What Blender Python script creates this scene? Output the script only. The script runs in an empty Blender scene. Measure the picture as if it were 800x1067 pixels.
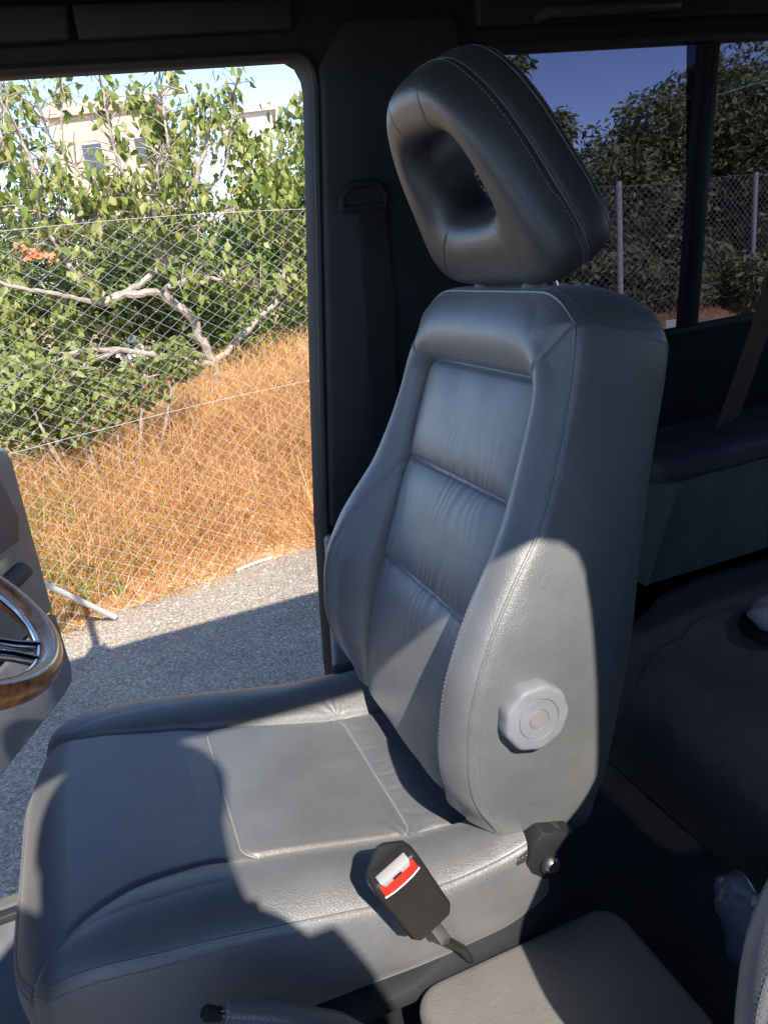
import bpy, bmesh, math, random
import numpy as np
from mathutils import Vector, Matrix
random.seed(7); rng = np.random.default_rng(7)
C = bpy.data.collections.new('scene'); bpy.context.scene.collection.children.link(C)
R = math.radians

# ---------------------------------------------------------------- camera maths (used to set real positions at a chosen distance)
CAM = np.array([-.281, -.907, .666]); YAW, PITCH, ROLL, FOC = .3290, .3320, -.1320, 804.
def _basis():
    f = np.array([math.sin(YAW)*math.cos(PITCH), math.cos(YAW)*math.cos(PITCH), -math.sin(PITCH)])
    r = np.array([math.cos(YAW), -math.sin(YAW), 0.]); u = np.cross(r, f)
    return r*math.cos(ROLL)+u*math.sin(ROLL), -r*math.sin(ROLL)+u*math.cos(ROLL), f
CR, CU, CF = _basis()
def ray(px, py): return CF+CR*(px-400)/FOC-CU*(py-533.5)/FOC
def atd(px, py, d):                       # point at horizontal distance d
    v = ray(px, py); return CAM+v*(d/math.hypot(v[0], v[1]))
def aty(px, py, Y):
    v = ray(px, py); return CAM+v*((Y-CAM[1])/v[1])
def atz(px, py, z):
    v = ray(px, py); return CAM+v*((z-CAM[2])/v[2])

# ---------------------------------------------------------------- object helpers
def tag(o, label=None, cat=None, group=None, kind=None):
    if label: o['label'] = label
    if cat: o['category'] = cat
    if group: o['group'] = group
    if kind: o['kind'] = kind
    return o
def empty(name, loc, label, cat, group=None):
    o = bpy.data.objects.new(name, None); C.objects.link(o); o.location = loc; o.empty_display_size = .05
    return tag(o, label, cat, group)
def link(name, me, mat, parent=None, smooth=True):
    o = bpy.data.objects.new(name, me); C.objects.link(o)
    if mat: me.materials.append(mat)
    if smooth: me.polygons.foreach_set('use_smooth', [True]*len(me.polygons))
    if parent:
        o.parent = parent
        M = Matrix.Identity(4); p = parent
        while p: M = Matrix.LocRotScale(p.location, p.rotation_euler, p.scale) @ M; p = p.parent
        me.transform(M.inverted())
    return o
def mesh_np(V, F, name='m'):
    me = bpy.data.meshes.new(name); V = np.asarray(V, np.float32); F = np.asarray(F, np.int32)
    k = F.shape[1]
    me.vertices.add(len(V)); me.vertices.foreach_set('co', V.ravel())
    me.loops.add(F.size); me.loops.foreach_set('vertex_index', F.ravel())
    me.polygons.add(len(F)); me.polygons.foreach_set('loop_start', np.arange(0, F.size, k, dtype=np.int32))
    me.polygons.foreach_set('loop_total', np.full(len(F), k, np.int32))
    me.update(calc_edges=True); me.validate(); return me
class MB:
    def __init__(s): s.v = []; s.f = []
    def add(s, V, F):
        n = len(s.v); s.v += [tuple(map(float, p)) for p in V]; s.f += [tuple(i+n for i in f) for f in F]; return s
    def box(s, lo, hi, ax=None, org=None):
        V = [(x, y, z) for x in (lo[0], hi[0]) for y in (lo[1], hi[1]) for z in (lo[2], hi[2])]
        if ax is not None: V = [np.array(org)+ax[0]*p[0]+ax[1]*p[1]+ax[2]*p[2] for p in V]
        return s.add(V, [(0, 1, 3, 2), (4, 6, 7, 5), (0, 4, 5, 1), (2, 3, 7, 6), (0, 2, 6, 4), (1, 5, 7, 3)])
    def tube(s, pts, r, n=8, cap=True):
        P = [np.array(p, float) for p in pts]; rs = r if hasattr(r, '__len__') else [r]*len(P); V = []; F = []
        up = None
        for i, p in enumerate(P):
            t = P[min(i+1, len(P)-1)]-P[max(i-1, 0)]; t = t/(np.linalg.norm(t)+1e-12)
            if up is None: up = np.cross(t, [0, 0, 1]) if abs(t[2]) < .9 else np.cross(t, [1, 0, 0])
            a = up-t*(up@t); a /= np.linalg.norm(a)+1e-12; up = a; b = np.cross(t, a)
            for k in range(n):
                w = 2*math.pi*k/n; V.append(p+rs[i]*(a*math.cos(w)+b*math.sin(w)))
        for i in range(len(P)-1):
            for k in range(n): F.append((i*n+k, i*n+(k+1) % n, (i+1)*n+(k+1) % n, (i+1)*n+k))
        if cap: F += [tuple(range(n))[::-1], tuple(range((len(P)-1)*n, len(P)*n))]
        return s.add(V, F)
    def build(s, name, mat, parent=None, smooth=True, bevel=0, seg=3, angle=30):
        me = bpy.data.meshes.new(name); me.from_pydata(s.v, [], s.f); me.update()
        o = link(name, me, mat, parent, smooth)
        bm = bmesh.new(); bm.from_mesh(me); bmesh.ops.recalc_face_normals(bm, faces=bm.faces)
        if bevel:
            es = [e for e in bm.edges if len(e.link_faces) == 2 and e.calc_face_angle(0) > R(angle)]
            bmesh.ops.bevel(bm, geom=es, offset=bevel, segments=seg, profile=.5, affect='EDGES', clamp_overlap=True)
        for f in bm.faces: f.smooth = smooth
        if smooth:
            for e in bm.edges:
                if len(e.link_faces) == 2 and e.calc_face_angle(0) > R(40): e.smooth = False
        bm.to_mesh(me); bm.free(); return o
def plate(loops, fn, d0, d1):
    """2D loops (outer + holes) filled, thickness from d0 to d1; fn(a,b,d)->xyz"""
    bm = bmesh.new(); es = []
    for L in loops:
        vs = [bm.verts.new(fn(a, b, d0)) for a, b in L]
        es += [bm.edges.new((vs[i], vs[(i+1) % len(vs)])) for i in range(len(vs))]
    r = bmesh.ops.triangle_fill(bm, edges=es, use_beauty=True, use_dissolve=False)
    fs = [g for g in r['geom'] if isinstance(g, bmesh.types.BMFace)]
    ex = bmesh.ops.extrude_face_region(bm, geom=fs)
    dv = Vector(fn(0, 0, d1))-Vector(fn(0, 0, d0))
    bmesh.ops.translate(bm, verts=[g for g in ex['geom'] if isinstance(g, bmesh.types.BMVert)], vec=dv)
    bmesh.ops.dissolve_limit(bm, angle_limit=R(1), verts=bm.verts, edges=bm.edges)
    bmesh.ops.recalc_face_normals(bm, faces=bm.faces)
    return bm
def bm_obj(bm, name, mat, parent=None, bevel=0, seg=2):
    if bevel:
        es = [e for e in bm.edges if len(e.link_faces) == 2 and e.calc_face_angle(0) > R(50)]
        bmesh.ops.bevel(bm, geom=es, offset=bevel, segments=seg, profile=.5, affect='EDGES', clamp_overlap=True)
    for f in bm.faces: f.smooth = True
    for e in bm.edges:
        if len(e.link_faces) == 2 and e.calc_face_angle(0) > R(40): e.smooth = False
    me = bpy.data.meshes.new(name); bm.to_mesh(me); bm.free()
    return link(name, me, mat, parent, smooth=False) if False else _lk(name, me, mat, parent)
def _lk(name, me, mat, parent):
    return link(name, me, mat, parent, smooth=False)
def rrect(x0, x1, y0, y1, r, n=6):
    P = []
    for cx, cy, a0 in ((x1-r, y1-r, 0), (x0+r, y1-r, 90), (x0+r, y0+r, 180), (x1-r, y0+r, 270)):
        P += [(cx+r*math.cos(R(a0+90*k/n)), cy+r*math.sin(R(a0+90*k/n))) for k in range(n+1)]
    return P
def dup(root, off, label, name=None):
    r = root.copy(); C.objects.link(r); r.location = Vector(root.location)+Vector(off); r['label'] = label
    def kids(a, b):
        for ch in list(a.children):
            c = ch.copy(); C.objects.link(c); c.parent = b; kids(ch, c)
    kids(root, r); return r
def interp(x, xs, ys): return np.interp(x, xs, ys)
def smooth_interp(x, xs, ys):
    g = np.linspace(min(xs), max(xs), 400); v = np.interp(g, xs, ys)
    k = np.hanning(41); k /= k.sum(); vp = np.pad(v, 20, mode='reflect', reflect_type='odd'); v = np.convolve(vp, k, 'valid')
    return np.interp(x, g, v)
def vnoise(x, y, seed=0):
    a = 0; rr = np.random.default_rng(seed)
    for k in range(9):
        w = rr.uniform(0, 6.28); f = rr.uniform(.5, 1.6); ph = rr.uniform(0, 6.28)
        a = a+np.sin(f*(x*math.cos(w)+y*math.sin(w))+ph+1.3*np.sin(.7*f*(y*math.cos(w)-x*math.sin(w))+ph*2))
    return a/4.5

# ---------------------------------------------------------------- materials
def mat(name, col=(.1, .1, .1), rough=.6, metal=0, spec=.5, **k):
    m = bpy.data.materials.new(name); m.use_nodes = True; b = m.node_tree.nodes['Principled BSDF']
    b.inputs['Base Color'].default_value = (*col, 1); b.inputs['Roughness'].default_value = rough
    b.inputs['Metallic'].default_value = metal; b.inputs['Specular IOR Level'].default_value = spec
    for kk, v in k.items(): b.inputs[kk.replace('_', ' ')].default_value = v
    return m
def N(m, t, **k):
    n = m.node_tree.nodes.new(t)
    for kk, v in k.items():
        if kk.startswith('i_'): n.inputs[kk[2:].replace('_', ' ')].default_value = v
        else: setattr(n, kk, v)
    return n
def L(m, a, b): m.node_tree.links.new(a, b)
def coords(m): return N(m, 'ShaderNodeTexCoord').outputs['Object']
def ramp(m, fac, stops):
    r = N(m, 'ShaderNodeValToRGB'); e = r.color_ramp.elements
    while len(e) < len(stops): e.new(.5)
    for i, (p, c) in enumerate(stops): e[i].position = p; e[i].color = (*c, 1) if len(c) == 3 else c
    L(m, fac, r.inputs['Fac']); return r.outputs['Color']
def noise(m, scale, detail=4, rough=.6, vec=None, typ='ShaderNodeTexNoise'):
    n = N(m, typ); n.inputs['Scale'].default_value = scale
    if typ == 'ShaderNodeTexNoise': n.inputs['Detail'].default_value = detail; n.inputs['Roughness'].default_value = rough
    L(m, vec if vec is not None else coords(m), n.inputs['Vector']); return n
def bump(m, h, strength, dist, prev=None):
    b = N(m, 'ShaderNodeBump'); b.inputs['Strength'].default_value = strength; b.inputs['Distance'].default_value = dist
    L(m, h, b.inputs['Height'])
    if prev is not None: L(m, prev, b.inputs['Normal'])
    return b.outputs['Normal']
def leather(name, c0, c1, rough=.42, grain=420, sheen=.12, coat=.6):
    m = mat(name, c0, rough); b = m.node_tree.nodes['Principled BSDF']; co = coords(m)
    n1 = noise(m, 7, 8, .68, co); L(m, ramp(m, n1.outputs['Fac'], [(.32, c0), (.66, c1)]), b.inputs['Base Color'])
    v = noise(m, grain, vec=co, typ='ShaderNodeTexVoronoi'); v.feature = 'DISTANCE_TO_EDGE'
    n2 = noise(m, grain*.45, 3, .7, co); n3 = noise(m, 34, 4, .55, co)
    nn = bump(m, v.outputs['Distance'], .52, .0014); nn = bump(m, n2.outputs['Fac'], .35, .0010, nn); nn = bump(m, n3.outputs['Fac'], .25, .004, nn)
    L(m, nn, b.inputs['Normal'])
    n4 = noise(m, 60, 5, .7, co); mr = N(m, 'ShaderNodeMapRange'); mr.inputs['To Min'].default_value = rough-.07; mr.inputs['To Max'].default_value = rough+.12
    L(m, n4.outputs['Fac'], mr.inputs['Value']); L(m, mr.outputs['Result'], b.inputs['Roughness'])
    b.inputs['Coat Weight'].default_value = coat; b.inputs['Coat Roughness'].default_value = .38; b.inputs['Coat IOR'].default_value = 1.6; b.inputs['Sheen Weight'].default_value = sheen; b.inputs['Sheen Roughness'].default_value = .5
    return m
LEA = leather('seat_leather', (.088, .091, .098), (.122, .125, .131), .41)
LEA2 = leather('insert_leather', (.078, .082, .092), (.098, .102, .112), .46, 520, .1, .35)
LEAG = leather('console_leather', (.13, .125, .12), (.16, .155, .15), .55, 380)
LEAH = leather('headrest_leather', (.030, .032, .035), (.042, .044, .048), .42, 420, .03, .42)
THREAD = mat('thread', (.16, .155, .15), .7)
PIPM = mat('piping', (.26, .25, .245), .6)
THREADL = mat('pale_thread', (.42, .39, .36), .7)
def plastic(name, c, rough=.55, grain=300, k=.3):
    m = mat(name, c, rough, 0, .3); b = m.node_tree.nodes['Principled BSDF']; co = coords(m)
    n1 = noise(m, 14, 4, .6, co); c2 = tuple(x*1.35 for x in c); L(m, ramp(m, n1.outputs['Fac'], [(.35, c), (.7, c2)]), b.inputs['Base Color'])
    n = noise(m, grain, 2, .6, co); L(m, bump(m, n.outputs['Fac'], k, .0008), b.inputs['Normal']); return m
DARK = plastic('dark_trim', (.020, .022, .026), .6)
DARKER = plastic('black_trim', (.012, .013, .015), .75)
HEAD = plastic('roof_fabric', (.016, .016, .018), .95, 600)
CARPET = plastic('carpet', (.13, .135, .15), .98, 500, 1.)
VINYL = plastic('side_vinyl', (.20, .225, .235), .5, 380)
VINYLT = plastic('pad_vinyl', (.13, .135, .155), .5, 380)
GREYP = plastic('grey_plastic', (.13, .127, .12), .45)
GREYD = plastic('door_lower_shaded', (.11, .115, .13), .6)  # door grey, darker and bluer: the car's shade put into the colour
KNOB = plastic('knob_plastic', (.15, .153, .172), .48, 300, .2)
KNOBC = plastic('knob_cap', (.15, .148, .148), .4, 200, .1)
BUCK = plastic('buckle_plastic', (.018, .017, .017), .42, 500)
CHROME = mat('chrome', (.75, .75, .76), .18, 1)
DCHR = mat('dark_chrome', (.22, .21, .23), .2, 1)
STEEL = mat('steel', (.42, .41, .40), .4, 1)
RED = mat('red_button', (.75, .03, .02), .35)
WHITE = mat('white_mark', (.75, .75, .72), .5)
RUB = mat('rubber', (.012, .012, .013), .6)
BELT = plastic('belt_webbing', (.014, .014, .015), .85, 700, .6)
STRAP = plastic('brown_strap', (.15, .105, .072), .8, 500, .6)
PAINT = mat('body_paint', (.02, .025, .03), .25)
def wood():
    m = mat('wood_rim', (.25, .10, .035), .22, 0, .6, Coat_Weight=.5, Coat_Roughness=.05); b = m.node_tree.nodes['Principled BSDF']; co = coords(m)
    mp = N(m, 'ShaderNodeMapping'); mp.inputs['Scale'].default_value = (60, 14, 60); L(m, co, mp.inputs['Vector'])
    n = noise(m, 1.6, 6, .6, mp.outputs['Vector']); L(m, ramp(m, n.outputs['Fac'], [(.3, (.20, .06, .014)), (.5, (.50, .19, .05)), (.72, (.66, .32, .11))]), b.inputs['Base Color']); return m
WOOD = wood()
def glass(name, tint, gloss=.12):
    m = bpy.data.materials.new(name); m.use_nodes = True; nt = m.node_tree; nt.nodes.clear()
    o = N(m, 'ShaderNodeOutputMaterial'); t = N(m, 'ShaderNodeBsdfTransparent'); t.inputs['Color'].default_value = (*tint, 1)
    g = N(m, 'ShaderNodeBsdfGlossy'); g.inputs['Roughness'].default_value = .02; f = N(m, 'ShaderNodeFresnel'); f.inputs['IOR'].default_value = 1.45
    x = N(m, 'ShaderNodeMixShader'); L(m, f.outputs[0], x.inputs[0]); L(m, t.outputs[0], x.inputs[1]); L(m, g.outputs[0], x.inputs[2]); L(m, x.outputs[0], o.inputs[0]); return m
TINT = glass('tinted_glass', (.085, .08, .12)); TINTD = glass('dark_glass', (.02, .02, .025))
CLEARP = mat('clear_film', (.45, .54, .64), .25, 0, .5, Transmission_Weight=.75, IOR=1.3)
def leafmat(name, cols, trans=.3):
    m = mat(name, cols[0], .45, 0, .35); nt = m.node_tree; b = nt.nodes['Principled BSDF']; g = N(m, 'ShaderNodeNewGeometry')
    n = len(cols); c = ramp(m, g.outputs['Random Per Island'], [(i/max(1, n-1), cc) for i, cc in enumerate(cols)]); L(m, c, b.inputs['Base Color'])
    t = N(m, 'ShaderNodeBsdfTranslucent'); L(m, c, t.inputs['Color']); x = N(m, 'ShaderNodeMixShader'); x.inputs[0].default_value = trans
    L(m, b.outputs[0], x.inputs[1]); L(m, t.outputs[0], x.inputs[2]); L(m, x.outputs[0], nt.nodes['Material Output'].inputs[0]); return m
FIG = leafmat('fig_leaf', [(.22, .27, .05), (.13, .18, .035), (.29, .32, .08), (.18, .23, .05), (.36, .36, .13), (.27, .28, .09)], .35)
HEDGE = leafmat('hedge_leaf', [(.09, .125, .04), (.14, .18, .055), (.18, .22, .075), (.06, .09, .03)], .3)
OLE = leafmat('evergreen_leaf', [(.22, .27, .12), (.28, .33, .15), (.34, .36, .19), (.14, .17, .07)], .2)
GRASS = leafmat('dry_blade', [(.68, .38, .15), (.58, .28, .10), (.78, .50, .24), (.44, .20, .07), (.72, .43, .18), (.48, .36, .13)], .25)
GRASSG = leafmat('green_weed', [(.16, .24, .05), (.26, .30, .08)], .3)
FLOW = leafmat('orange_petal', [(.70, .28, .14), (.60, .20, .09)], .2)
PETW = leafmat('pale_petal', [(.8, .78, .7), (.7, .7, .66)], .2)
def bark():
    m = mat('bark', (.3, .26, .22), .85); b = m.node_tree.nodes['Principled BSDF']; co = coords(m)
    n = noise(m, 25, 5, .65, co); L(m, ramp(m, n.outputs['Fac'], [(.3, (.20, .16, .13)), (.55, (.36, .31, .26)), (.75, (.48, .42, .36))]), b.inputs['Base Color'])
    L(m, bump(m, n.outputs['Fac'], .6, .01), b.inputs['Normal']); return m
BARK = bark()
GALV = mat('galvanised', (.56, .55, .53), .5, .15)
def asphalt():
    m = mat('asphalt', (.12, .12, .12), .9, 0, .3); b = m.node_tree.nodes['Principled BSDF']; co = coords(m)
    v = noise(m, 145, vec=co, typ='ShaderNodeTexVoronoi'); n2 = noise(m, 1.3, 5, .6, co); n3 = noise(m, 130, 3, .7, co)
    sc = N(m, 'ShaderNodeSeparateColor'); L(m, v.outputs['Color'], sc.inputs[0])
    c = ramp(m, sc.outputs[0], [(0, (.17, .148, .122)), (.35, (.27, .236, .196)), (.8, (.37, .325, .272)), (1, (.58, .51, .43))])
    mx = N(m, 'ShaderNodeMix', data_type='RGBA', blend_type='MULTIPLY'); mx.inputs[0].default_value = .55
    L(m, c, mx.inputs[6]); L(m, ramp(m, n2.outputs['Fac'], [(.3, (.62, .62, .62)), (.5, (1, .98, .95)), (.68, (1.35, 1.27, 1.15))]), mx.inputs[7]); L(m, mx.outputs[2], b.inputs['Base Color'])
    nn = bump(m, v.outputs['Distance'], .7, .004); nn = bump(m, n3.outputs['Fac'], .5, .004, nn); L(m, nn, b.inputs['Normal']); return m
ASPH = asphalt()
def dirt():
    m = mat('dry_earth', (.3, .2, .12), .95, 0, .2); b = m.node_tree.nodes['Principled BSDF']; co = coords(m)
    n = noise(m, 9, 7, .7, co); L(m, ramp(m, n.outputs['Fac'], [(.3, (.30, .17, .09)), (.5, (.46, .29, .16)), (.7, (.60, .43, .28))]), b.inputs['Base Color'])
    L(m, bump(m, n.outputs['Fac'], .8, .03), b.inputs['Normal']); return m
DIRT = dirt()
def wall_m(name, c):
    m = mat(name, c, .85); b = m.node_tree.nodes['Principled BSDF']; n = noise(m, 1.2, 5, .6)
    L(m, ramp(m, n.outputs['Fac'], [(.35, tuple(x*.88 for x in c)), (.65, c)]), b.inputs['Base Color']); return m
CREAM = wall_m('cream_render', (.46, .38, .30)); PALE = wall_m('white_render', (.50, .48, .45)); TERR = wall_m('brown_wall', (.28, .18, .11)); PANE = mat('window_pane', (.06, .07, .09), .1)
SKIN = mat('skin', (.45, .26, .18), .5, 0, .4, Subsurface_Weight=.1); CLOTH = plastic('shirt', (.10, .13, .2), .9, 300); HAIR = mat('hair', (.03, .02, .015), .6)

# ================================================================ SEAT
TB = .312; ST, CT = math.sin(TB), math.cos(TB)
def BW(s, y, n):
    s, y, n = np.broadcast_arrays(s, y, n); return np.stack([s*ST-n*CT, y, s*CT+n*ST], -1)
H = .628
def Wb(s): return smooth_interp(s, [-.05, 0, .05, .1, .2, .27, .36, .44, .5, .57, .6, .64], [.225, .232, .246, .252, .254, .248, .232, .214, .204, .197, .192, .184])
def nf(s): return smooth_interp(s, [-.05, 0, .009, .053, .096, .167, .212, .267, .322, .366, .431, .494, .555, .64], [-.06, -.045, -.036, .010, .031, .046, .045, .035, .015, -.005, -.019, -.026, -.025, -.018])
def ni(s): return smooth_interp(s, [-.05, 0, .1, .2, .3, .38, .5, .64], [-.03, -.012, -.002, -.004, -.013, -.020, -.026, -.022])
def Acr(s): return smooth_interp(s, [-.05, 0, .05, .1, .2, .33, .45, .64], [.012, .018, .030, .037, .040, .030, .028, .026])
def wi(s): return smooth_interp(s, [-.05, 0, .1, .25, .38, .53, .64], [.140, .145, .156, .160, .160, .158, .152])
def stop(a):
    a = np.abs(a); return H-.032*np.clip((a-.6)/.4, 0, 1)**2.4
def sbot(a): a = np.abs(a); return .0+.004*(1-a)
SEAMS = [.383, .225, -.03]
def back_n(y, s, a):
    W = Wb(s); w = wi(s); r = .028; dx = np.abs(y)-w; dy = s-.532
    qx, qy = np.maximum(dx+r, 0), np.maximum(dy+r, 0)
    din = np.hypot(qx, qy)-r+np.minimum(np.maximum(dx+r, dy+r), 0)
    do1 = W-np.abs(y); do2 = stop(a)-s; k = .02
    k = .03; dout = np.maximum(-k*np.log(np.exp(-do1/k)+np.exp(-do2/k)), np.minimum(do1, do2)*.6); dout = np.maximum(dout, 0)
    q = np.clip(din/(din+dout+1e-6), 0, 1); q = np.where(din <= 0, 0, q)
    base = ni(s)*(1-q)+nf(s)*q
    A = Acr(s)
    n = base+A*np.sin(np.pi*q)**.72
    # far / near bolster inner seam
    qs = interp(s, [.02, .05, .15, .22, .28, .33, .385], [.60, .60, .62, .58, .45, .25, .0]); on = (s < .385)
    dd = (q-qs)*.09; n = n-np.where(on & (q > .0), .0036*np.exp(-(dd/.0022)**2), 0)
    n = n+np.where(on & (q > qs), .0, .0)-np.where(on & (q < qs) & (q > 0), .004*np.exp(-((dd+.012)/.012)**2), 0)
    # top bolster corner seams (short diagonal crease from insert corner)
    for sg in (-1,):
        pass
    cx = np.abs(y)-(w-.0); dcor = np.abs((cx-.002)-(s-.535)*.55)
    n = n-np.where((s > .535) & (din > 0), .0030*np.exp(-(dcor/.0028)**2)*np.clip((H-.012-s)/.02, 0, 1), 0)
    # crease between insert and bolster
    n = n-.009*np.exp(-(din/.0038)**2)
    # insert panels
    edges = [.532]+SEAMS+[-.06]
    ins = din < 0; puff = 0
    for i in range(4):
        t0, t1 = edges[i+1], edges[i]; k = (s-t0)/(t1-t0)
        pf = np.clip(1-np.abs(2*k-1)**3.2, 0, 1)**.6*(1-np.clip(np.abs(y)/w, 0, 1)**5)**.7
        puff = puff+np.where((k >= 0) & (k < 1), (.014, .013, .011, .008)[i]*pf, 0)
    n = n+np.where(ins, puff, 0)
    for sv in SEAMS[:2]:
        sc = sv+.004*np.cos(y/w*1.6)
        n = n-np.where(ins, .0035*np.exp(-((s-sc)/.0022)**2), 0)
        env = np.exp(-np.abs(s-sc)/.045)*np.where(ins, 1, 0)*np.clip(np.abs(s-sc)/.004, 0, 1)
        ph = y*1.0+.006*np.sin(s*55+y*30)
        n = n+env*.38*(.0016*np.sin(ph*330+2*np.sin(ph*71))+.0012*np.sin(ph*190+1.3+2*np.sin(ph*40)))*(.55+.45*vnoise(y*40, s*20, 3))
    n = n+np.where(ins, .0012*vnoise(y*45, s*26, 5), .0010*vnoise(y*30, s*22, 6)*np.sin(np.pi*q))
    return n
def grid_faces(nu, nv, off=0, closed=False):
    i = np.arange(nu-1)[:, None]; j = np.arange(nv if closed else nv-1)[None, :]; j2 = (j+1) % nv
    return np.stack(np.broadcast_arrays(i*nv+j, i*nv+j2, (i+1)*nv+j2, (i+1)*nv+j), -1).reshape(-1, 4)+off
def make_back():
    na, nv = 261, 361
    a = np.linspace(-1, 1, na)[None, :]*np.ones((nv, 1)); v = np.linspace(0, 1, nv)[:, None]*np.ones((1, na))
    a = np.sign(a)*(1-(1-np.abs(a))**1.12)
    s = sbot(a)+v*(stop(a)-sbot(a)); y = a*Wb(s); n = back_n(y, s, a)
    V1 = BW(s, y, n).reshape(-1, 3); F1 = grid_faces(nv, na)
    # perimeter loop (near side up, top, far side down, bottom)
    idx = [(i, 0) for i in range(nv)]+[(nv-1, j) for j in range(1, na)]+[(i, na-1) for i in range(nv-2, -1, -1)]+[(0, j) for j in range(na-2, 0, -1)]
    P = np.array([(y[i, j], s[i, j], n[i, j]) for i, j in idx]); M = len(P)
    # outward normals in (y,s), smoothed
    T = np.roll(P, -3, 0)-np.roll(P, 3, 0); O = np.stack([-T[:, 1], T[:, 0]], 1); O /= np.linalg.norm(O, axis=1)[:, None]+1e-9
    k = 20; O = sum(np.roll(O, d, 0) for d in range(-k, k+1)); O /= np.linalg.norm(O, axis=1)[:, None]
    def nb(s): return smooth_interp(s, [-.02, .015, .1, .206, .337, .44, .53, .6, .64], [-.189, -.188, -.182, -.174, -.170, -.171, -.173, -.171, -.162])
    rows = []; nw = 56
    for w in np.linspace(0, 1, nw):
        if w < .66: g = w/.66*.78; ins = .0
        else:
            th = (w-.66)/.34*math.pi/2; g = .78+.22*math.sin(th); ins = .032*(1-math.cos(th))
        b = .007*math.sin(math.pi*min(1, g/.9))+.0035*(1-math.exp(-w/.03)); ins += .006*g; b = b+np.clip((O[:, 1]-.5)/.5, 0, 1)*.014*math.sin(math.pi*min(1, g*.62))
        nn = P[:, 2]*(1-g)+nb(P[:, 1])*g
        wr = .0012*vnoise(P[:, 1]*26+P[:, 0]*26, nn*34, 8)*min(1, w*8)
        groove = 0
        rows.append(np.stack([P[:, 0]+O[:, 0]*(b-ins+wr), P[:, 1]+O[:, 1]*(b-ins+wr), nn], 1))
    ctr = np.array([0, .32, -.165])
    for f in (.9, .6, .3, .02):
        q = rows[nw-1].copy(); q[:, :2] = ctr[:2]+(q[:, :2]-ctr[:2])*f; q[:, 2] -= .006*(1-f); rows.append(q)
    G = np.array(rows); V2 = BW(G[..., 1], G[..., 0], G[..., 2]).reshape(-1, 3); F2 = grid_faces(len(rows), M, len(V1), True)
    me = mesh_np(np.vstack([V1, V2]), np.vstack([F1, F2[:, ::-1]]), 'backrest')
    return me, P, O, G
def stitches(pts, r=.0006, ln=.0034, gap=.0018, off=None):
    P = np.asarray(pts); d = np.r_[0, np.cumsum(np.linalg.norm(np.diff(P, axis=0), axis=1))]; mb = MB(); t = 0
    while t+ln < d[-1]:
        q = [np.array([np.interp(x, d, P[:, k]) for k in range(3)]) for x in (t, t+ln*.5, t+ln)]
        mb.tube(q, [r*.5, r, r*.5], 5); t += ln+gap
    return mb
def pipe(pts, r=.0012, n=6): return MB().tube(pts, r, n)

seat = empty('car_seat', (0, 0, -.36), "grey leather driver's seat with ring headrest and side knob beside the wood rimmed steering wheel", 'car seat', 'front leather car seats')
me, PER, OUT, G = make_back()
back = link('backrest', me, LEA, seat)
def fpt(y, s, lift=.0008):
    y = np.asarray(y, float); s = np.asarray(s, float)
    a = np.clip(y/Wb(s), -1, 1); n = back_n(y, s, a)+lift; return BW(s, y, n)
# piping round the front edge, both sides and top
nvp, nap = 361, 261
edge = [PER[i] for i in range(4, nvp*2+nap-2-4)]
pipe([BW(p[1], p[0], p[2])+BW(0, 0, 0)*0 for p in edge[::3]], .0019).build('piping', LEA, back)
# double stitching on gusset next to the edge, and across the side-to-top seam
def gus(i, w):
    r = w*55; a = int(r); f = r-a; q = G[a][i]*(1-f)+G[min(a+1, 55)][i]*f; return q
ln1 = [gus(i, .05) for i in range(20, nvp*2+nap-22, 4)]
ln1 = [BW(q[1]+OUT[i][1]*.0005, q[0]+OUT[i][0]*.0006, q[2]) for q, i in zip(ln1, range(20, nvp*2+nap-22, 4))]
stitches(ln1, .00055).build('stitching', THREAD, back)
for cornerI in (nvp-3, nvp+nap+2):
    for dw in (-5, 5):
        pts = []; sgi = 1 if cornerI < nvp+nap/2 else -1
        for w in np.linspace(.03, .74, 30):
            ii = cornerI+dw+sgi*int(24*w); q = gus(ii, w); pts.append(BW(q[1]+OUT[ii][1]*.0012, q[0]+OUT[ii][0]*.0012, q[2]))
        stitches(pts, .0007).build('stitching', THREAD, back)
    q = [gus(cornerI+sgi*int(24*w), w) for w in np.linspace(.0, .74, 30)]
    pipe([BW(p[1], p[0], p[2]) for p in q], .0009).build('piping', LEA, back)
# bolster seams
for sg in (-1, 1):
    ss = np.linspace(.03, .384, 70); qs = np.interp(ss, [.02, .05, .15, .22, .28, .33, .385], [.60, .60, .62, .58, .45, .25, .0])
    for dq in (.05,):
        yy = []
        for s_, q_ in zip(ss, qs+dq):
            w_, W_ = float(wi(s_)), float(Wb(s_)); yy.append(sg*(w_+(W_-w_)*min(.97, q_)))
        stitches(fpt(yy, ss, .0002), .0004).build('stitching', THREAD, back)
for sv in SEAMS[:2]:
    yy = np.linspace(-.135, .135, 60); stitches(fpt(yy, sv-.006+.004*np.cos(yy/.146*1.6), .0006), .0005).build('stitching', THREAD, back)
yy = np.linspace(-.165, .165, 80)
stitches(fpt(yy, stop(yy/.185)-.010, .0008), .00055).build('stitching', THREAD, back)
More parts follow.
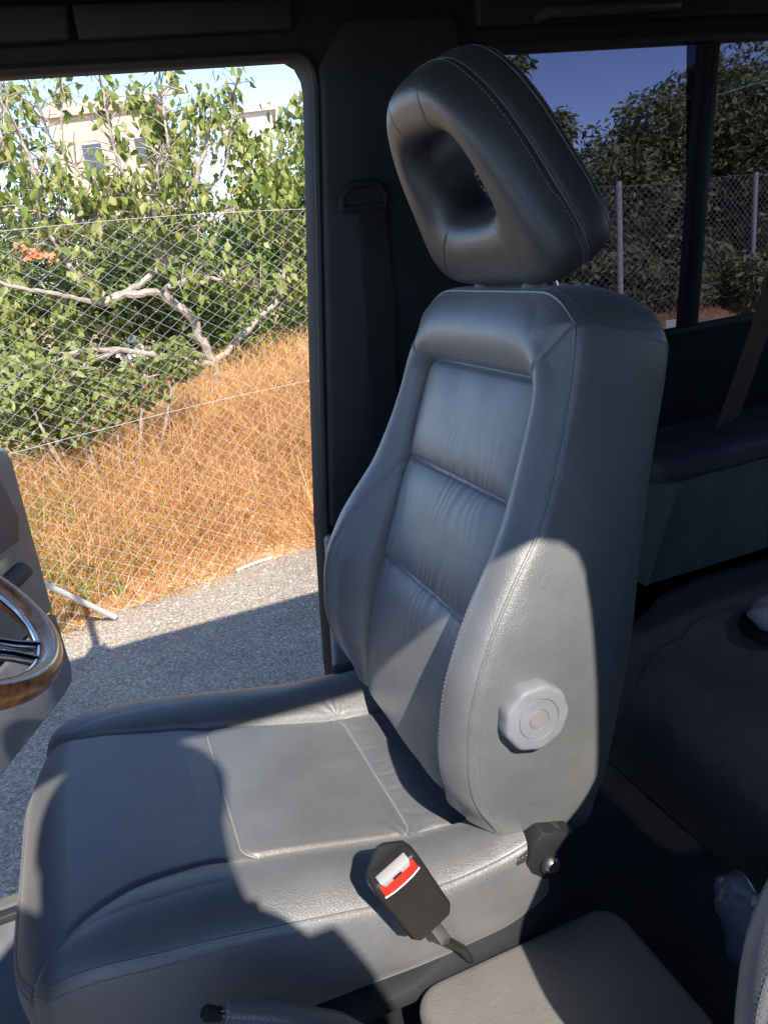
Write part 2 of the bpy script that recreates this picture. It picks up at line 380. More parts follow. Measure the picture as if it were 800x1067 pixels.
# recline knob
def knob():
    ys = -.2555; cs, cn = .178, -.024; prof = [(.030, 0), (.0375, .002), (.0385, .010), (.0378, .0185), (.0368, .0212), (.0350, .0230), (.0328, .0236), (.0238, .0240), (.0232, .0226), (.0226, .0226), (.0220, .0240), (.0118, .0242), (.0113, .0230), (.0108, .0230), (.0103, .0242), (0.0, .0244)]
    V = []; M = 120
    for r_, h_ in prof:
        for k in range(M):
            th = 2*math.pi*k/M; lob = 1+.020*math.cos(9*th)
            rr = r_*lob if r_ > .0335 else r_; V.append(BW(cs+1.05*rr*math.cos(th), ys-h_, cn+1.05*rr*math.sin(th)))
    F = grid_faces(len(prof), M, 0, True); split = (len(prof)-5)
    V = np.array(V)
    o = link('recline_knob', mesh_np(V, F), KNOB, back); bm = bmesh.new(); bm.from_mesh(o.data)
    for e in bm.edges:
        if len(e.link_faces) == 2 and e.calc_face_angle(0) > R(33): e.smooth = False
    bm.to_mesh(o.data); bm.free(); return o
kn = knob()
cap = MB().tube([BW(.178, -.2785, -.024), BW(.178, -.2803, -.024)], [.0100, .0096], 40).build('cap', KNOBC, kn)

# ---- headrest
HA = .734
def HW(y, h, f, base=(.637, -.0205)):
    s = base[0]+h*math.cos(HA)-f*math.sin(HA); n = base[1]+h*math.sin(HA)+f*math.cos(HA); return BW(s, y, n)
def outline(th, bw, tw, hb, ht, p, pb=None):
    c, s_ = np.cos(th), np.sin(th); h0 = (hb+ht)/2; hh = (ht-hb)/2
    p = np.where(s_ < 0, pb or p, p); r = (np.abs(c)**p+np.abs(s_)**p)**(-1/p); hx = r*s_; yx = r*c
    w = np.where(True, (bw+tw)/2+(tw-bw)/2*np.clip(hx, -1, 1), 0); return yx*w, h0+hx*hh
nth, nph = 300, 100
th = np.linspace(0, 2*np.pi, nth, endpoint=False)
Oy, Oh = outline(th, .176, .094, -.014, .257, 3.0, 4.6); Iy, Ih = outline(th, .074, .076, .080, .188, 3.2)
ph = np.linspace(0, 2*np.pi, nph, endpoint=False); rows = []
for t in ph:
    c, s_ = math.cos(t), math.sin(t)        # c: outward(+1)/inward(-1), s: front(+1)/back(-1)
    e = 3.0 if s_ > 0 else 3.6
    r = (abs(c)**e+abs(s_)**e)**(-1/e); rc, rs = c*r, s_*r
    u = .5+.5*rc                              # 0 inner .. 1 outer
    topd = np.clip((Oh-.05)/.19, 0, 1)
    f = np.where(rs > 0, -.045+rs*.049, -.045+rs*(.051-.003*topd))
    inner_in = .014*max(0, -rc)*(1-rs*rs*.6)*0
    fl_ = np.clip((-f-.035)/.05, 0, 1)*.5*(1-rc)
    # seams: outer front seam around f=-.045, rear seam near f=-.092
    y = Iy+(Oy-Iy)*u; h = Ih+(Oh-Ih)*u
    d = np.hypot(Oy-Iy, Oh-Ih); g = 0; y = y+(Oy-Iy)/d*fl_*.016; h = h+(Oh-Ih)/d*fl_*.016
    if rc > .5: g = .0022*math.exp(-((float(np.mean(f))+.048)/.0035)**2)+.0018*math.exp(-((float(np.mean(f))+.084)/.0035)**2)
    y = y-(Oy-Iy)/d*g; h = h-(Oh-Ih)/d*g
    wr = .0008*vnoise(y*40, h*40+f*30, 11); f = f+wr
    # radial seam creases
    if s_ > -.2:
        for tc in (1.12, 4.05, 5.38, 2.02):
            f = f-.0018*np.exp(-((th-tc)/.012)**2)*max(0, rs)
    rows.append(np.stack([y, h, f], 1))
HG = np.array(rows).transpose(1, 0, 2)      # [theta, phi]
V = HW(HG[..., 0], HG[..., 1], HG[..., 2]).reshape(-1, 3)
i = np.arange(nth)[:, None]; j = np.arange(nph)[None, :]
F = np.stack(np.broadcast_arrays(i*nph+j, i*nph+(j+1) % nph, ((i+1) % nth)*nph+(j+1) % nph, ((i+1) % nth)*nph+j), -1).reshape(-1, 4)
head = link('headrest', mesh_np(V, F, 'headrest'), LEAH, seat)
def hline(fv, lift=.001):
    P = []
    for k in range(0, nth, 2):
        m = (HG[k][:, 2]-fv); out = np.array([math.cos(p) > .3 for p in ph]); c = np.where(out, np.abs(m), 9).argmin()
        q = HG[k][c]; d = np.array([Oy[k]-Iy[k], Oh[k]-Ih[k]]); d /= np.linalg.norm(d); P.append(HW(q[0]+d[0]*lift, q[1]+d[1]*lift, q[2]))
    return P+[P[0]]
for fv in (-.040, -.090): stitches(hline(fv), .0006).build('stitching', THREAD, head)
for fv in (-.048, -.084): pipe(hline(fv, .0), .0012).build('piping', LEA, head)
for y in (.062, -.062):
    MB().tube([HW(y, -.06, -.040), HW(y, .02, -.045)], .0058, 16).build('headrest_post', CHROME, head)
    MB().tube([BW(.618, y, -.040), BW(.642, y, -.040), BW(.645, y, -.040)], [.0125, .0125, .0105], 20).build('post_collar', KNOB, seat)

# ---- cushion
XR = .075
def Wc(x): return smooth_interp(x, [-.55, -.5, -.47, -.42, -.35, -.1, .2], [.215, .226, .240, .250, .256, .258, .252])
def xf(a): a = np.abs(a); return -.508+.050*np.clip((a-.45)/.55, 0, 1)**2.6
def zp(x): return smooth_interp(x, [-.55, -.5, -.46, -.41, -.32, -.224, -.117, -.03, .03, .08, .14], [.018, .024, .036, .040, .027, .005, -.020, -.029, -.027, -.018, -.012])
def zc(x): return smooth_interp(x, [-.56, -.51, -.48, -.44, -.38, -.3, -.25, -.2, -.1, -.04, .02, .14], [-.03, -.004, .020, .038, .040, .024, .012, .0, -.030, -.047, -.056, -.062])
def yb(x): return smooth_interp(x, [-.55, -.48, -.45, -.42, -.36, -.3, -.1, .2], [.225, .214, .198, .180, .160, .152, .149, .149])
def cush_z(x, y, a):
    W = Wc(x); b = np.minimum(yb(x), W-.012); ay = np.abs(y); dfr = x-xf(a)
    q = np.clip((ay-b)/(W-b), 0, 1)
    zpp = zp(x)
    z = zc(x)*(1-q)+zpp*q+smooth_interp(x, [-.55, -.49, -.42, -.3, -.1, .14], [.004, .006, .012, .021, .026, .026])*np.sin(np.pi*q)**.8
    # round the front corner/edge
    z = z-.030*np.exp(-np.maximum(dfr, 0)/.012)*np.clip(1-q*.6, 0, 1)*.6
    z = z-.0045*np.exp(-((ay-b)/.0045)**2)
    # insert seam
    ins = np.maximum(np.abs(x+.145)-.105, ay-.146); r = .022
    qx, qy = np.maximum(np.abs(x+.145)-.105+r, 0), np.maximum(ay-.146+r, 0)
    ins = np.hypot(qx, qy)-r+np.minimum(np.maximum(np.abs(x+.145)-.105+r, ay-.146+r), 0)
    z = z-.0028*np.exp(-(ins/.0028)**2)+.004*np.clip(-ins/.02, 0, 1)**.6*(ins < 0)
    fr = np.clip((-.255-x)/.03, 0, 1)*(1-q); z = z+.006*fr*np.sqrt(np.clip(1-(ay/.2)**4, 0, 1))*np.clip((x+.5)/.06, 0, 1)
    # pleats behind the insert
    pl = np.clip((x+.04)/.012, 0, 1)*np.clip((b+.01-ay)/.03, 0, 1)
    z = z+pl*(-.0022*np.exp(-np.clip(x+.036, 0, 1)/.018)*np.clip(np.sin(y*150+x*50+1.6*np.sin(y*31)), 0, 1)**5-.0012*np.exp(-np.clip(x+.036, 0, 1)/.03)*np.clip(np.sin(y*93+1-40*x), 0, 1)**6)+pl*.006*np.exp(-((x-.0)/.03)**2)
    # stretch creases near the rear corners of the insert
    for sg in (-1, 1):
        dx, dy = x+.045, y-sg*.150; rr = np.hypot(dx, dy); an = np.arctan2(dy*sg, -dx)
        z = z+.0011*np.sin(an*9+1)*np.exp(-rr/.03)*np.clip(rr/.008, 0, 1)
    z = z+.0011*vnoise(x*26, y*26, 21)*np.clip(1-q*.4, 0, 1)
    return z
def make_cushion():
    na, nv = 261, 321
    a = np.linspace(-1, 1, na)[None, :]*np.ones((nv, 1)); v = np.linspace(0, 1, nv)[:, None]*np.ones((1, na)); v = v**1.12
    x = xf(a)+v*(XR-xf(a)); y = a*Wc(x); z = cush_z(x, y, a); V1 = np.stack([x, y, z], -1).reshape(-1, 3); F1 = grid_faces(nv, na)[:, ::-1]
    idx = [(i, 0) for i in range(nv-1, -1, -1)]+[(0, j) for j in range(1, na)]+[(i, na-1) for i in range(1, nv)]+[(nv-1, j) for j in range(na-2, 0, -1)]
    P = np.array([(x[i, j], y[i, j], z[i, j]) for i, j in idx]); T = np.roll(P, -3, 0)-np.roll(P, 3, 0)
    O = np.stack([T[:, 1], -T[:, 0]], 1); O /= np.linalg.norm(O, axis=1)[:, None]+1e-9
    if (O[len(idx)//3]@P[len(idx)//3, :2]) < 0: O = -O
    k = 10; O = sum(np.roll(O, d, 0) for d in range(-k, k+1)); O /= np.linalg.norm(O, axis=1)[:, None]
    zb = lambda x: smooth_interp(x, [-.55, -.45, -.3, -.15, .0, .03, .08], [-.150, -.152, -.150, -.148, -.158, -.158, -.140])
    rows = []
    for w in np.linspace(0, 1, 50):
        bl = .010*math.sin(math.pi*min(1, w/.95))+.004*(1-math.exp(-w/.03)); ins = .030*max(0, (w-.55)/.45)**2
        zz = P[:, 2]*(1-w)+zb(P[:, 0])*w
        fr = np.clip((-P[:, 0]-.40)/.1, 0, 1); insf = fr*.045*w**2
        wr = .0016*vnoise(P[:, 0]*20+P[:, 1]*20, zz*30, 31)*min(1, w*6)
        rows.append(np.stack([P[:, 0]+O[:, 0]*(bl-ins-insf+wr), P[:, 1]+O[:, 1]*(bl-ins-insf+wr), zz], 1))
    for f in (.97, .5, .02):
        q = rows[49].copy(); c = np.array([-.18, 0]); q[:, :2] = c+(q[:, :2]-c)*f; q[:, 2] = q[:, 2]-.004; rows.append(q)
    Gc = np.array(rows); V2 = Gc.reshape(-1, 3); F2 = grid_faces(len(rows), len(P), len(V1), True)
    me = mesh_np(np.vstack([V1, V2]), np.vstack([F1, F2]), 'cushion'); return me, P, O, Gc
me, CP, CO, CG = make_cushion()
cush = link('seat_cushion', me, LEA, seat)
bmx = bmesh.new(); bmx.from_mesh(me); bmesh.ops.recalc_face_normals(bmx, faces=bmx.faces); bmx.to_mesh(me); bmx.free()
bmx = bmesh.new(); bmx.from_mesh(back.data); bmesh.ops.recalc_face_normals(bmx, faces=bmx.faces); bmx.to_mesh(back.data); bmx.free()
me.polygons.foreach_set('use_smooth', [True]*len(me.polygons)); back.data.polygons.foreach_set('use_smooth', [True]*len(back.data.polygons))
def cpt(x, y, lift=.0008):
    x = np.asarray(x, float)+np.zeros_like(np.asarray(y, float)); y = np.asarray(y, float)+np.zeros_like(x); z = cush_z(x, y, np.clip(y/Wc(x), -1, 1))+lift; return np.stack([x, y, z], -1)
ip = np.array(rrect(-.25, -.04, -.146, .146, .022, 10)); ip = np.vstack([ip, ip[:1]])
dens = []
for A_, B_ in zip(ip[:-1], ip[1:]):
    m_ = max(2, int(np.linalg.norm(B_-A_)/.003)); dens += [A_+(B_-A_)*t for t in np.linspace(0, 1, m_, endpoint=False)]
dens = np.array(dens+[dens[0]])
pipe(cpt(dens[:, 0], dens[:, 1], .0001), .0009).build('insert_piping', PIPM, cush)
for sg in (-1, 1):
    xs = np.linspace(-.482, .06, 150)
    stitches(cpt(xs, sg*(yb(xs)+.007), .0007), .0006).build('stitching', THREAD, cush)
    xs = np.linspace(-.482, -.24, 90); pipe(cpt(xs, sg*(yb(xs)), .0012), .0012).build('piping', THREAD, cush)
M = len(CP); q = [CP[i] for i in range(6, M-270, 3)]
pipe([p+np.array([0, 0, .0]) for p in q], .0014).build('piping', LEA, cush)
for w_ in (3,):
    pts = [CG[w_][i]+np.array([CO[i][0], CO[i][1], 0])*.0006 for i in range(6, M-270, 3)]; stitches(pts, .0006).build('stitching', THREAD, cush)
# seat base, runners, hinge
sb = MB().box((-.42, -.205, -.30), (.08, .205, -.17)).build('seat_base', DARKER, seat, bevel=.012)
for y in (-.19, .19): MB().box((-.46, y-.022, -.345), (.16, y+.022, -.302)).build('seat_rail', STEEL, seat, bevel=.004)
sk = plate([[(-.30, -.170), (.03, -.182), (.085, -.165), (.122, -.120), (.126, -.07), (.11, -.01), (.04, -.03), (.0, -.10), (-.1, -.15)]], lambda a, b, d: (a, d, b), -.262, -.200)
bm_obj(sk, 'side_cover', DARK, seat, .008)
bpx = [(549, 902), (556, 880), (566, 862), (600, 858), (597, 880), (592, 902), (585, 914), (566, 918), (554, 912)]
br = plate([[(float(p[0]), float(p[2])) for p in (aty(x, max(y, 868), -.266) for x, y in bpx)]], lambda a, b, d: (a, d, b), -.266, -.235)
hb = bm_obj(br, 'hinge_bracket', RUB, seat, .003)
bc = aty(573, 899, -.266)
MB().tube([bc, bc+np.array([0, -.006, 0]), bc+np.array([0, -.009, 0])], [.0105, .0100, .0075], 20).build('bolt', STEEL, hb)
MB().tube([bc+np.array([0, .004, 0]), bc+np.array([0, -.004, 0])], [.0145, .0145], 24).build('washer', RUB, hb)
MB().tube([(.03, .24, -.03), (.06, .245, .03), (.08, .24, .08)], .008, 10).build('recline_link', CHROME, seat)
MB().box((-.02, .225, -.10), (.10, .262, -.01)).build('hinge_cover', DARKER, seat, bevel=.01)

# passenger seat (copy)
dup(seat, (.040, -.848, 0), 'sunlit grey leather edge of the passenger seat cut off at the bottom right corner')

# ================================================================ CONSOLE, HANDBRAKE, BUCKLE
cb = empty('centre_console', (.03, -.37, -.36), 'grey padded armrest console box with flat lid between the front seats', 'console box')
lid = plate([rrect(-.108, .172, -.470, -.262, .035, 8)], lambda a, b, d: (a, b, d), -.182, -.150)
bm_obj(lid, 'lid', LEAG, cb, .012, 4)
bxp = plate([rrect(-.095, .160, -.460, -.272, .03, 8)], lambda a, b, d: (a, b, d), -.375, -.184)
bm_obj(bxp, 'box', DARK, cb, .006, 2)
tn = MB().box((-.62, -.50, -.375), (-.10, -.285, -.30)).build('tunnel_cover', DARKER, cb, bevel=.02)
hbk = empty('handbrake_lever', (-.18, -.30, -.30), 'black leather handbrake lever with pale stitching beside the seat cushion', 'handbrake')
pts = [aty(234, 1057, -.315), aty(300, 1062, -.315), aty(350, 1072, -.312), aty(400, 1100, -.308)]
rs = [.0125, .0150, .0160, .0165]
P2 = []; R2 = []
for i in range(3):
    for k in range(8):
        t = k/8; P2.append(pts[i]*(1-t)+pts[i+1]*t); R2.append(rs[i]*(1-t)+rs[i+1]*t)
P2 = [P2[0]+(P2[0]-P2[1])*.25]+P2; R2 = [R2[0]*.8]+R2
gr = MB().tube(P2, R2, 24).build('grip', LEA, hbk)
up = np.array([0, -.75, .66])
stitches([p+up*r*1.03 for p, r in zip(P2, R2)], .0007).build('stitching', THREADL, gr)
stitches([p+np.array([0, -.45, .89])*r*1.03 for p, r in zip(P2, R2)], .0007).build('stitching', THREADL, gr)
MB().tube([P2[0]+(P2[0]-P2[2])*.2, P2[0]+(P2[0]-P2[2])*1.6, P2[0]+(P2[0]-P2[2])*1.9], [.0065, .0075, .005], 16).build('release_button', DARKER, hbk)
MB().tube([P2[-1], P2[-1]+np.array([.05, .0, -.05]), P2[-1]+np.array([.12, 0, -.14])], .009, 12).build('lever_rod', STEEL, hbk)

bk = empty('seat_belt_buckle', (-.07, -.30, -.20), 'black seat belt buckle with red release button leaning on the seat cushion side', 'seat belt buckle')
B0 = aty(405, 900, -.325); B1 = aty(447, 957, -.318)            # top and bottom centres
ez = (B0-B1); hl = np.linalg.norm(ez); ez /= hl
ey = np.array([-.10, -.86, .50]); ey = ey-ez*(ey@ez); ey /= np.linalg.norm(ey); ex = np.cross(ey, ez)
mid = (B0+B1)/2
def bkt(a, b, d): return tuple(mid+ex*a+ez*b+ey*d)
hh = hl/2
sh = [(-.020, -hh-.006), (.020, -hh-.006), (.0265, -hh+.006), (.0275, hh-.012), (.0250, hh-.001), (-.0250, hh-.001), (-.0275, hh-.012), (-.0265, -hh+.006)]
bm_obj(plate([sh], bkt, -.013, .011), 'housing', BUCK, bk, .0045, 4)
bm_obj(plate([[(-.021, hh-.0185), (-.012, hh-.0208), (0, hh-.0215), (.012, hh-.0208), (.021, hh-.0185), (.0205, hh-.004), (-.0205, hh-.004)]], bkt, .004, .0125), 'release_button', RED, bk, .0015, 2)
bm_obj(plate([[(-.0150, hh-.0065), (.0150, hh-.0065), (.0180, hh+.0015), (-.0180, hh+.0015)]], bkt, .002, .0135), 'slot', mat('slot_grey', (.35, .35, .35), .4), bk, .001, 2)
bm_obj(plate([[(-.005, hh-.0060), (.005, hh-.0060), (.005, hh-.0030), (-.005, hh-.0030)]], bkt, .013, .0142), 'slot_gap', RUB, bk)
bm_obj(plate([[(-.0215, hh-.0200), (-.012, hh-.0223), (0, hh-.0230), (.012, hh-.0223), (.0215, hh-.0200), (.0215, hh-.0190), (.012, hh-.0212), (0, hh-.0219), (-.012, hh-.0212), (-.0215, hh-.0190)]], bkt, .010, .0122), 'rim_line', WHITE, bk)
bm_obj(plate([[(-.026, hh-.006), (.026, hh-.006), (.006, hh+.011), (-.001, hh+.013), (-.008, hh+.011)]], bkt, -.016, -.009), 'back_plate', DARKER, bk, .002, 2)
MB().box((-.0065, -hh-.045, -.002), (.0065, -hh-.002, .002), (ex, ez, ey), mid).build('stalk', STEEL, bk, bevel=.001)
e0 = mid-ez*(hh+.043)
MB().tube([e0, e0+np.array([.03, .03, -.06]), e0+np.array([.05, .06, -.12])], .005, 10).build('stalk_cable', RUB, bk)

# ================================================================ STEERING WHEEL
sw = empty('steering_wheel', (-.55, 0, .38), 'wood rimmed steering wheel with chrome spokes at the left edge', 'steering wheel')
tt = R(50); SU = np.array([-math.sin(tt), 0, math.cos(tt)]); SV = np.array([0, 1., 0]); SN = np.array([math.cos(tt), 0, math.sin(tt)]); SC = np.array([-.55, 0, .38])
def ringmesh(Rr, r0, r1, n=160, m=20):
    V = []
    for k in range(n):
        w = 2*math.pi*k/n; d = SU*math.cos(w)+SV*math.sin(w)
        for l in range(m):
            p = 2*math.pi*l/m; V.append(SC+d*(Rr+r0*math.cos(p))+SN*r1*math.sin(p))
    i = np.arange(n)[:, None]; j = np.arange(m)[None, :]
    F = np.stack(np.broadcast_arrays(i*m+j, i*m+(j+1) % m, ((i+1) % n)*m+(j+1) % m, ((i+1) % n)*m+j), -1).reshape(-1, 4); return mesh_np(V, F)
link('rim', ringmesh(.188, .0145, .0165), WOOD, sw)
link('inner_ring', ringmesh(.1735, .0025, .0045), CHROME, sw)
for ang in (90, 270, 180):
    w = R(ang); d = SU*math.cos(w)+SV*math.sin(w); e = np.cross(SN, d)
    mb = MB()
    for sgn in (-1, 1):
        P = [SC+d*r_+e*sgn*o_-SN*z_ for r_, o_, z_ in ((.05, .018, .03), (.11, .016, .016), (.15, .014, .006), (.175, .020, .0))]
        mb.tube(P, [.008, .007, .007, .007], 10)
    mb.build('spoke', DCHR, sw)
MB().tube([SC-SN*.05, SC-SN*.012, SC-SN*.004], [.062, .066, .055], 40).build('hub', LEA, sw)
MB().tube([SC-SN*.42, SC-SN*.05], [.035, .03], 24).build('column', DARKER, sw)

# ================================================================ VEHICLE BODY
vb = empty('vehicle_body', (.4, -.25, -.95), 'black interior and shell of the four wheel drive around the seats', 'vehicle')
door_edge = [(.0, -.44), (.008, -.25), (.013, -.107), (.041, .189), (.075, .45), (.11, .70), (.135, .88)]
arc = [(.139, .91), (.138, .930), (.130, .948), (.115, .957)]
outer = [(-1.05, .950), (-1.05, 1.032), (2.1, 1.032), (2.1, -.50), (-.9, -.50), (-.9, -.44)]+door_edge+arc
hole = rrect(.405, 1.80, .418, .953, .045, 6)
S = lambda a, b, d: (a, d, b)
bm_obj(plate([outer, hole], S, .400, .455), 'side_panel', DARKER, vb, .008, 3)
# pillar trim, slightly proud
tr = [(.052, .19), (.085, .45), (.12, .70), (.148, .90), (.150, .935), (.20, 1.0), (.395, 1.0), (.385, .7), (.36, .30), (.335, .19)]
pt = bm_obj(plate([tr], S, .378, .398), 'pillar_trim', DARK, vb, .009, 3)
bm_obj(plate([[(.018, -.36), (.014, -.10), (.040, .178), (.345, .178), (.36, -.36)]], S, .366, .398), 'lower_pillar_trim', VINYL, vb, .008, 3)
# door seal line
sl = [(.004, .403-.008, -.43)]+[(x+.006, .394, z) for x, z in door_edge+arc]+[(-1.0, .394, .951)]
MB().tube(sl, .0075, 8).build('door_seal', RUB, vb)
# header trims
bm_obj(plate([[(-1.0, .972), (-.205, .984), (-.200, 1.028), (-1.0, 1.028)]], S, .372, .398), 'header_trim', DARK, vb, .006, 3)
bm_obj(plate([[(-.195, .984), (.115, .988), (.118, 1.028), (-.195, 1.028)]], S, .376, .398), 'header_trim', DARK, vb, .005, 3)
bm_obj(plate([[(.43, .980), (1.9, .985), (1.9, 1.028), (.43, 1.028)]], S, .376, .398), 'header_trim', DARK, vb, .006, 3)
g0, g1 = aty(572, 12, .34), aty(705, 4, .34)
MB().tube([g0+np.array([0, .04, .0]), g0, g0*.85+g1*.15+np.array([0, -.012, -.004]), g0*.15+g1*.85+np.array([0, -.012, -.004]), g1, g1+np.array([0, .04, 0])], .0085, 12).build('grab_handle', plastic('handle_plastic', (.05, .047, .047), .5), vb)
# glazing
fr = bm_obj(plate([rrect(.395, 1.81, .408, .963, .05, 6), rrect(.413, 1.79, .427, .945, .04, 6)], S, .396, .424), 'window_frame', RUB, vb, .004, 2)
for x0, x1, yg in ((.400, .925, .428), (.905, 1.80, .436)):
    link('window_glass', (lambda m: m)(mesh_np([(x0, yg, .41), (x1, yg, .41), (x1, yg, .96), (x0, yg, .96)], [(0, 1, 2, 3)])), TINT, fr, smooth=False)
bm_obj(plate([[(.868, .42), (.893, .42), (.943, .952), (.918, .952)]], S, .404, .427), 'window_divider', DARKER, fr, .004, 2)
bm_obj(plate([[(.894, .42), (.919, .42), (.969, .952), (.944, .952)]], S, .414, .440), 'window_divider', RUB, fr, .004, 2)
# roof, floor, rear
rf = plate([rrect(-.62, 2.12, -.967, .452, .04, 4)], lambda a, b, d: (a, b, d), 1.034, 1.054)
bm_obj(rf, 'roof', HEAD, vb, .012, 3)
MB().box((-1.0, -.92, -.40), (2.08, .41, -.378)).build('floor', CARPET, vb)
MB().box((2.085, -.925, -.45), (2.12, .398, .35)).build('rear_panel', DARKER, vb)
bm_obj(plate([rrect(-1.0, .35, .382, .462, .02, 4)], lambda a, b, d: (a, b, d), -.44, -.395), 'door_sill', GREYP, vb, .01, 3)
MB().box((-1.0, .36, -.377), (.35, .381, -.36)).build('sill_trim', DARK, vb, bevel=.004)
MB().box((2.085, -.925, .353), (2.12, -.80, 1.030)).build('rear_pillar', DARKER, vb); MB().box((2.085, .28, .353), (2.12, .398, 1.030)).build('rear_pillar', DARKER, vb)
link('added_rear_glass', mesh_np([(2.10, -.80, .352), (2.10, .28, .352), (2.10, .28, 1.03), (2.10, -.80, 1.03)], [(0, 1, 2, 3)]), glass('rear_tint', (.5, .5, .55)), vb, smooth=False)  # unseen window, added to let sky light onto the bench and side box
# passenger side shell with open door aperture
po = [(-1.05, 1.018), (-1.05, 1.032), (2.1, 1.032), (2.1, -.5), (.12, -.5), (.125, .1), (.152, .55), (.154, .955), (.147, .985), (.130, 1.006), (.104, 1.018)]
bm_obj(plate([po, rrect(.42, 1.8, .42, .95, .05, 5)], S, -.967, -.930), 'side_panel', DARKER, vb, .006, 2)
link('window_glass', mesh_np([(.41, -.950, .41), (1.81, -.950, .41), (1.81, -.950, .96), (.41, -.950, .96)], [(0, 1, 2, 3)]), TINTD, vb, smooth=False)
MB().box((-1.0, -1.22, -.73), (.2, -.975, -.70)).build('side_step', RUB, vb, bevel=.008)
# dashboard (just out of view, added to block light, carries the wheel)
dp = plate([[(-.80, .10), (-.78, .30), (-.84, .42), (-1.1, .46), (-1.15, -.3), (-.95, -.3), (-.86, -.02)]], lambda a, b, d: (a, d, b), -.90, .385)
bm_obj(dp, 'dashboard', DARK, vb, .02, 3)
# pillar belt: guide loop and webbing
lp = aty(378, 207, .365)
MB().tube([aty(357, 218, .366), aty(356, 205, .362), aty(366, 192, .360), aty(392, 190, .360), aty(402, 203, .362), aty(400, 216, .366), aty(357, 218, .366)], .006, 10).build('belt_guide', DARKER, vb)
wq = [aty(375, 212, .362), aty(401, 212, .362), aty(411, 320, .352), aty(414, 460, .348), aty(388, 460, .348), aty(385, 320, .352)]
o_ = MB(); o_.add([*wq, *[p+np.array([0, .0015, 0]) for p in wq]], [(0, 1, 2, 5), (5, 2, 3, 4), (6, 11, 8, 7), (11, 10, 9, 8), (0, 5, 11, 6), (5, 4, 10, 11), (1, 7, 8, 2), (2, 8, 9, 3), (0, 6, 7, 1), (4, 3, 9, 10)]); o_.build('belt_webbing', BELT, vb)
# rear side box with padded top
rb = empty('rear_side_box', (1.1, .2, -.37), 'dark vinyl wheel arch box with padded top behind the seat under the side window', 'wheel arch box')
YB = .20
c0, c1 = aty(705, 500, YB), aty(672, 612, YB)
top = c0[2]; xt, xb, zb_ = c0[0], c1[0], c1[2]
bm_obj(plate([[(xb, zb_), (xt, top-.004), (2.05, top-.004), (2.05, zb_)]], S, YB, .392), 'side_face', VINYL, rb, .006, 3)
bm_obj(plate([rrect(xt-.05, 2.06, YB-.018, .395, .03, 6)], lambda a, b, d: (a, b, d), top, top+.045), 'padded_top', VINYLT, rb, .016, 4)
MB().tube([(xt+.002, YB-.002, top-.006), (xb+.002, YB-.002, zb_+.004)], .0022, 8).build('welt', mat('welt', (.30, .30, .30), .6), rb)
MB().tube([(xt-.02, YB+.12, top+.05), (xt-.01, YB+.10, top+.075), (xt+.02, YB+.09, top+.078)], .009, 10).build('latch', DARKER, rb)
# rear bench / cover shape
def bench():
    nx, ny = 60, 50; xs = np.linspace(.50, 2.0, nx); ys = np.linspace(-.88, YB-.004, ny); X, Y = np.meshgrid(xs, ys, indexing='ij')
    e = np.clip((X-.60)/.16, 0, 1); Z = zb_-.012-.05*(1-np.sqrt(np.clip(1-(1-e)**2, 0, 1)))-.02*np.clip(-Y, 0, 1)+.006*vnoise(X*9, Y*9, 4)
    V = np.stack([X, Y, Z], -1).reshape(-1, 3); n = len(V); V2 = V.copy(); V2[:, 2] = -.37
    F = grid_faces(nx, ny); F2 = F[:, ::-1]+n
    b = [i*ny for i in range(nx)]+[(nx-1)*ny+j for j in range(1, ny)]+[i*ny+ny-1 for i in range(nx-2, -1, -1)]+[j for j in range(ny-2, 0, -1)]
    S_ = [(b[k], b[(k+1) % len(b)], b[(k+1) % len(b)]+n, b[k]+n) for k in range(len(b))]
    return mesh_np(np.vstack([V, V2]), np.vstack([F, F2, np.array(S_)]))
rbn = empty('rear_bench', (1.2, -.3, -.37), 'low dark vinyl rear bench cushion behind the front seats', 'bench seat')
me = bench(); bmx = bmesh.new(); bmx.from_mesh(me); bmesh.ops.recalc_face_normals(bmx, faces=bmx.faces); bmx.to_mesh(me); bmx.free()
bno = link('cushion', me, plastic('bench_vinyl', (.16, .165, .175), .55), rbn)
Zb = zb_-.012
cv = [atz(x, y, Zb-.004) for x, y in ((662, 688), (672, 668), (690, 652), (718, 642), (750, 637), (785, 634), (840, 632))]
def zbn(x, y): e_ = min(1, max(0, (x-.60)/.16)); return zb_-.012-.05*(1-math.sqrt(max(0, 1-(1-e_)**2)))-.02*min(1, max(0, -y))+.006*float(vnoise(x*9, y*9, 4))
cvd = [cv[i]*(1-t)+cv[i+1]*t for i in range(len(cv)-1) for t in np.linspace(0, 1, 8, endpoint=False)]
MB().tube([(p[0], p[1], zbn(p[0], p[1])+.0035) for p in cvd], .0018, 6).build('welt', mat('bench_welt', (.10, .10, .11), .6), rbn)

# brown strap
s0, s1 = aty(815, 265, .30), aty(757, 440, .27); wd = np.array([.060, 0, .017])
mb = MB()
P_ = [s0*(1-t)+s1*t+np.array([.006*math.sin(3*t), 0, 0]) for t in np.linspace(-.3, 1, 14)]
V = []
for k, p in enumerate(P_):
    for sx, dy in ((-.5, 0), (.5, 0), (.5, .002), (-.5, .002)): V.append(p+wd*sx+np.array([0, dy, 0]))
F = []
for k in range(len(P_)-1):
    for j in range(4): F.append((k*4+j, k*4+(j+1) % 4, k*4+4+(j+1) % 4, k*4+4+j))
F += [(3, 2, 1, 0), tuple(len(P_)*4-4+j for j in range(4))]
st = mb.add(V, F).build('belt_strap', STRAP); tag(st, 'brown webbing strap hanging diagonally in front of the rear side window', 'strap')

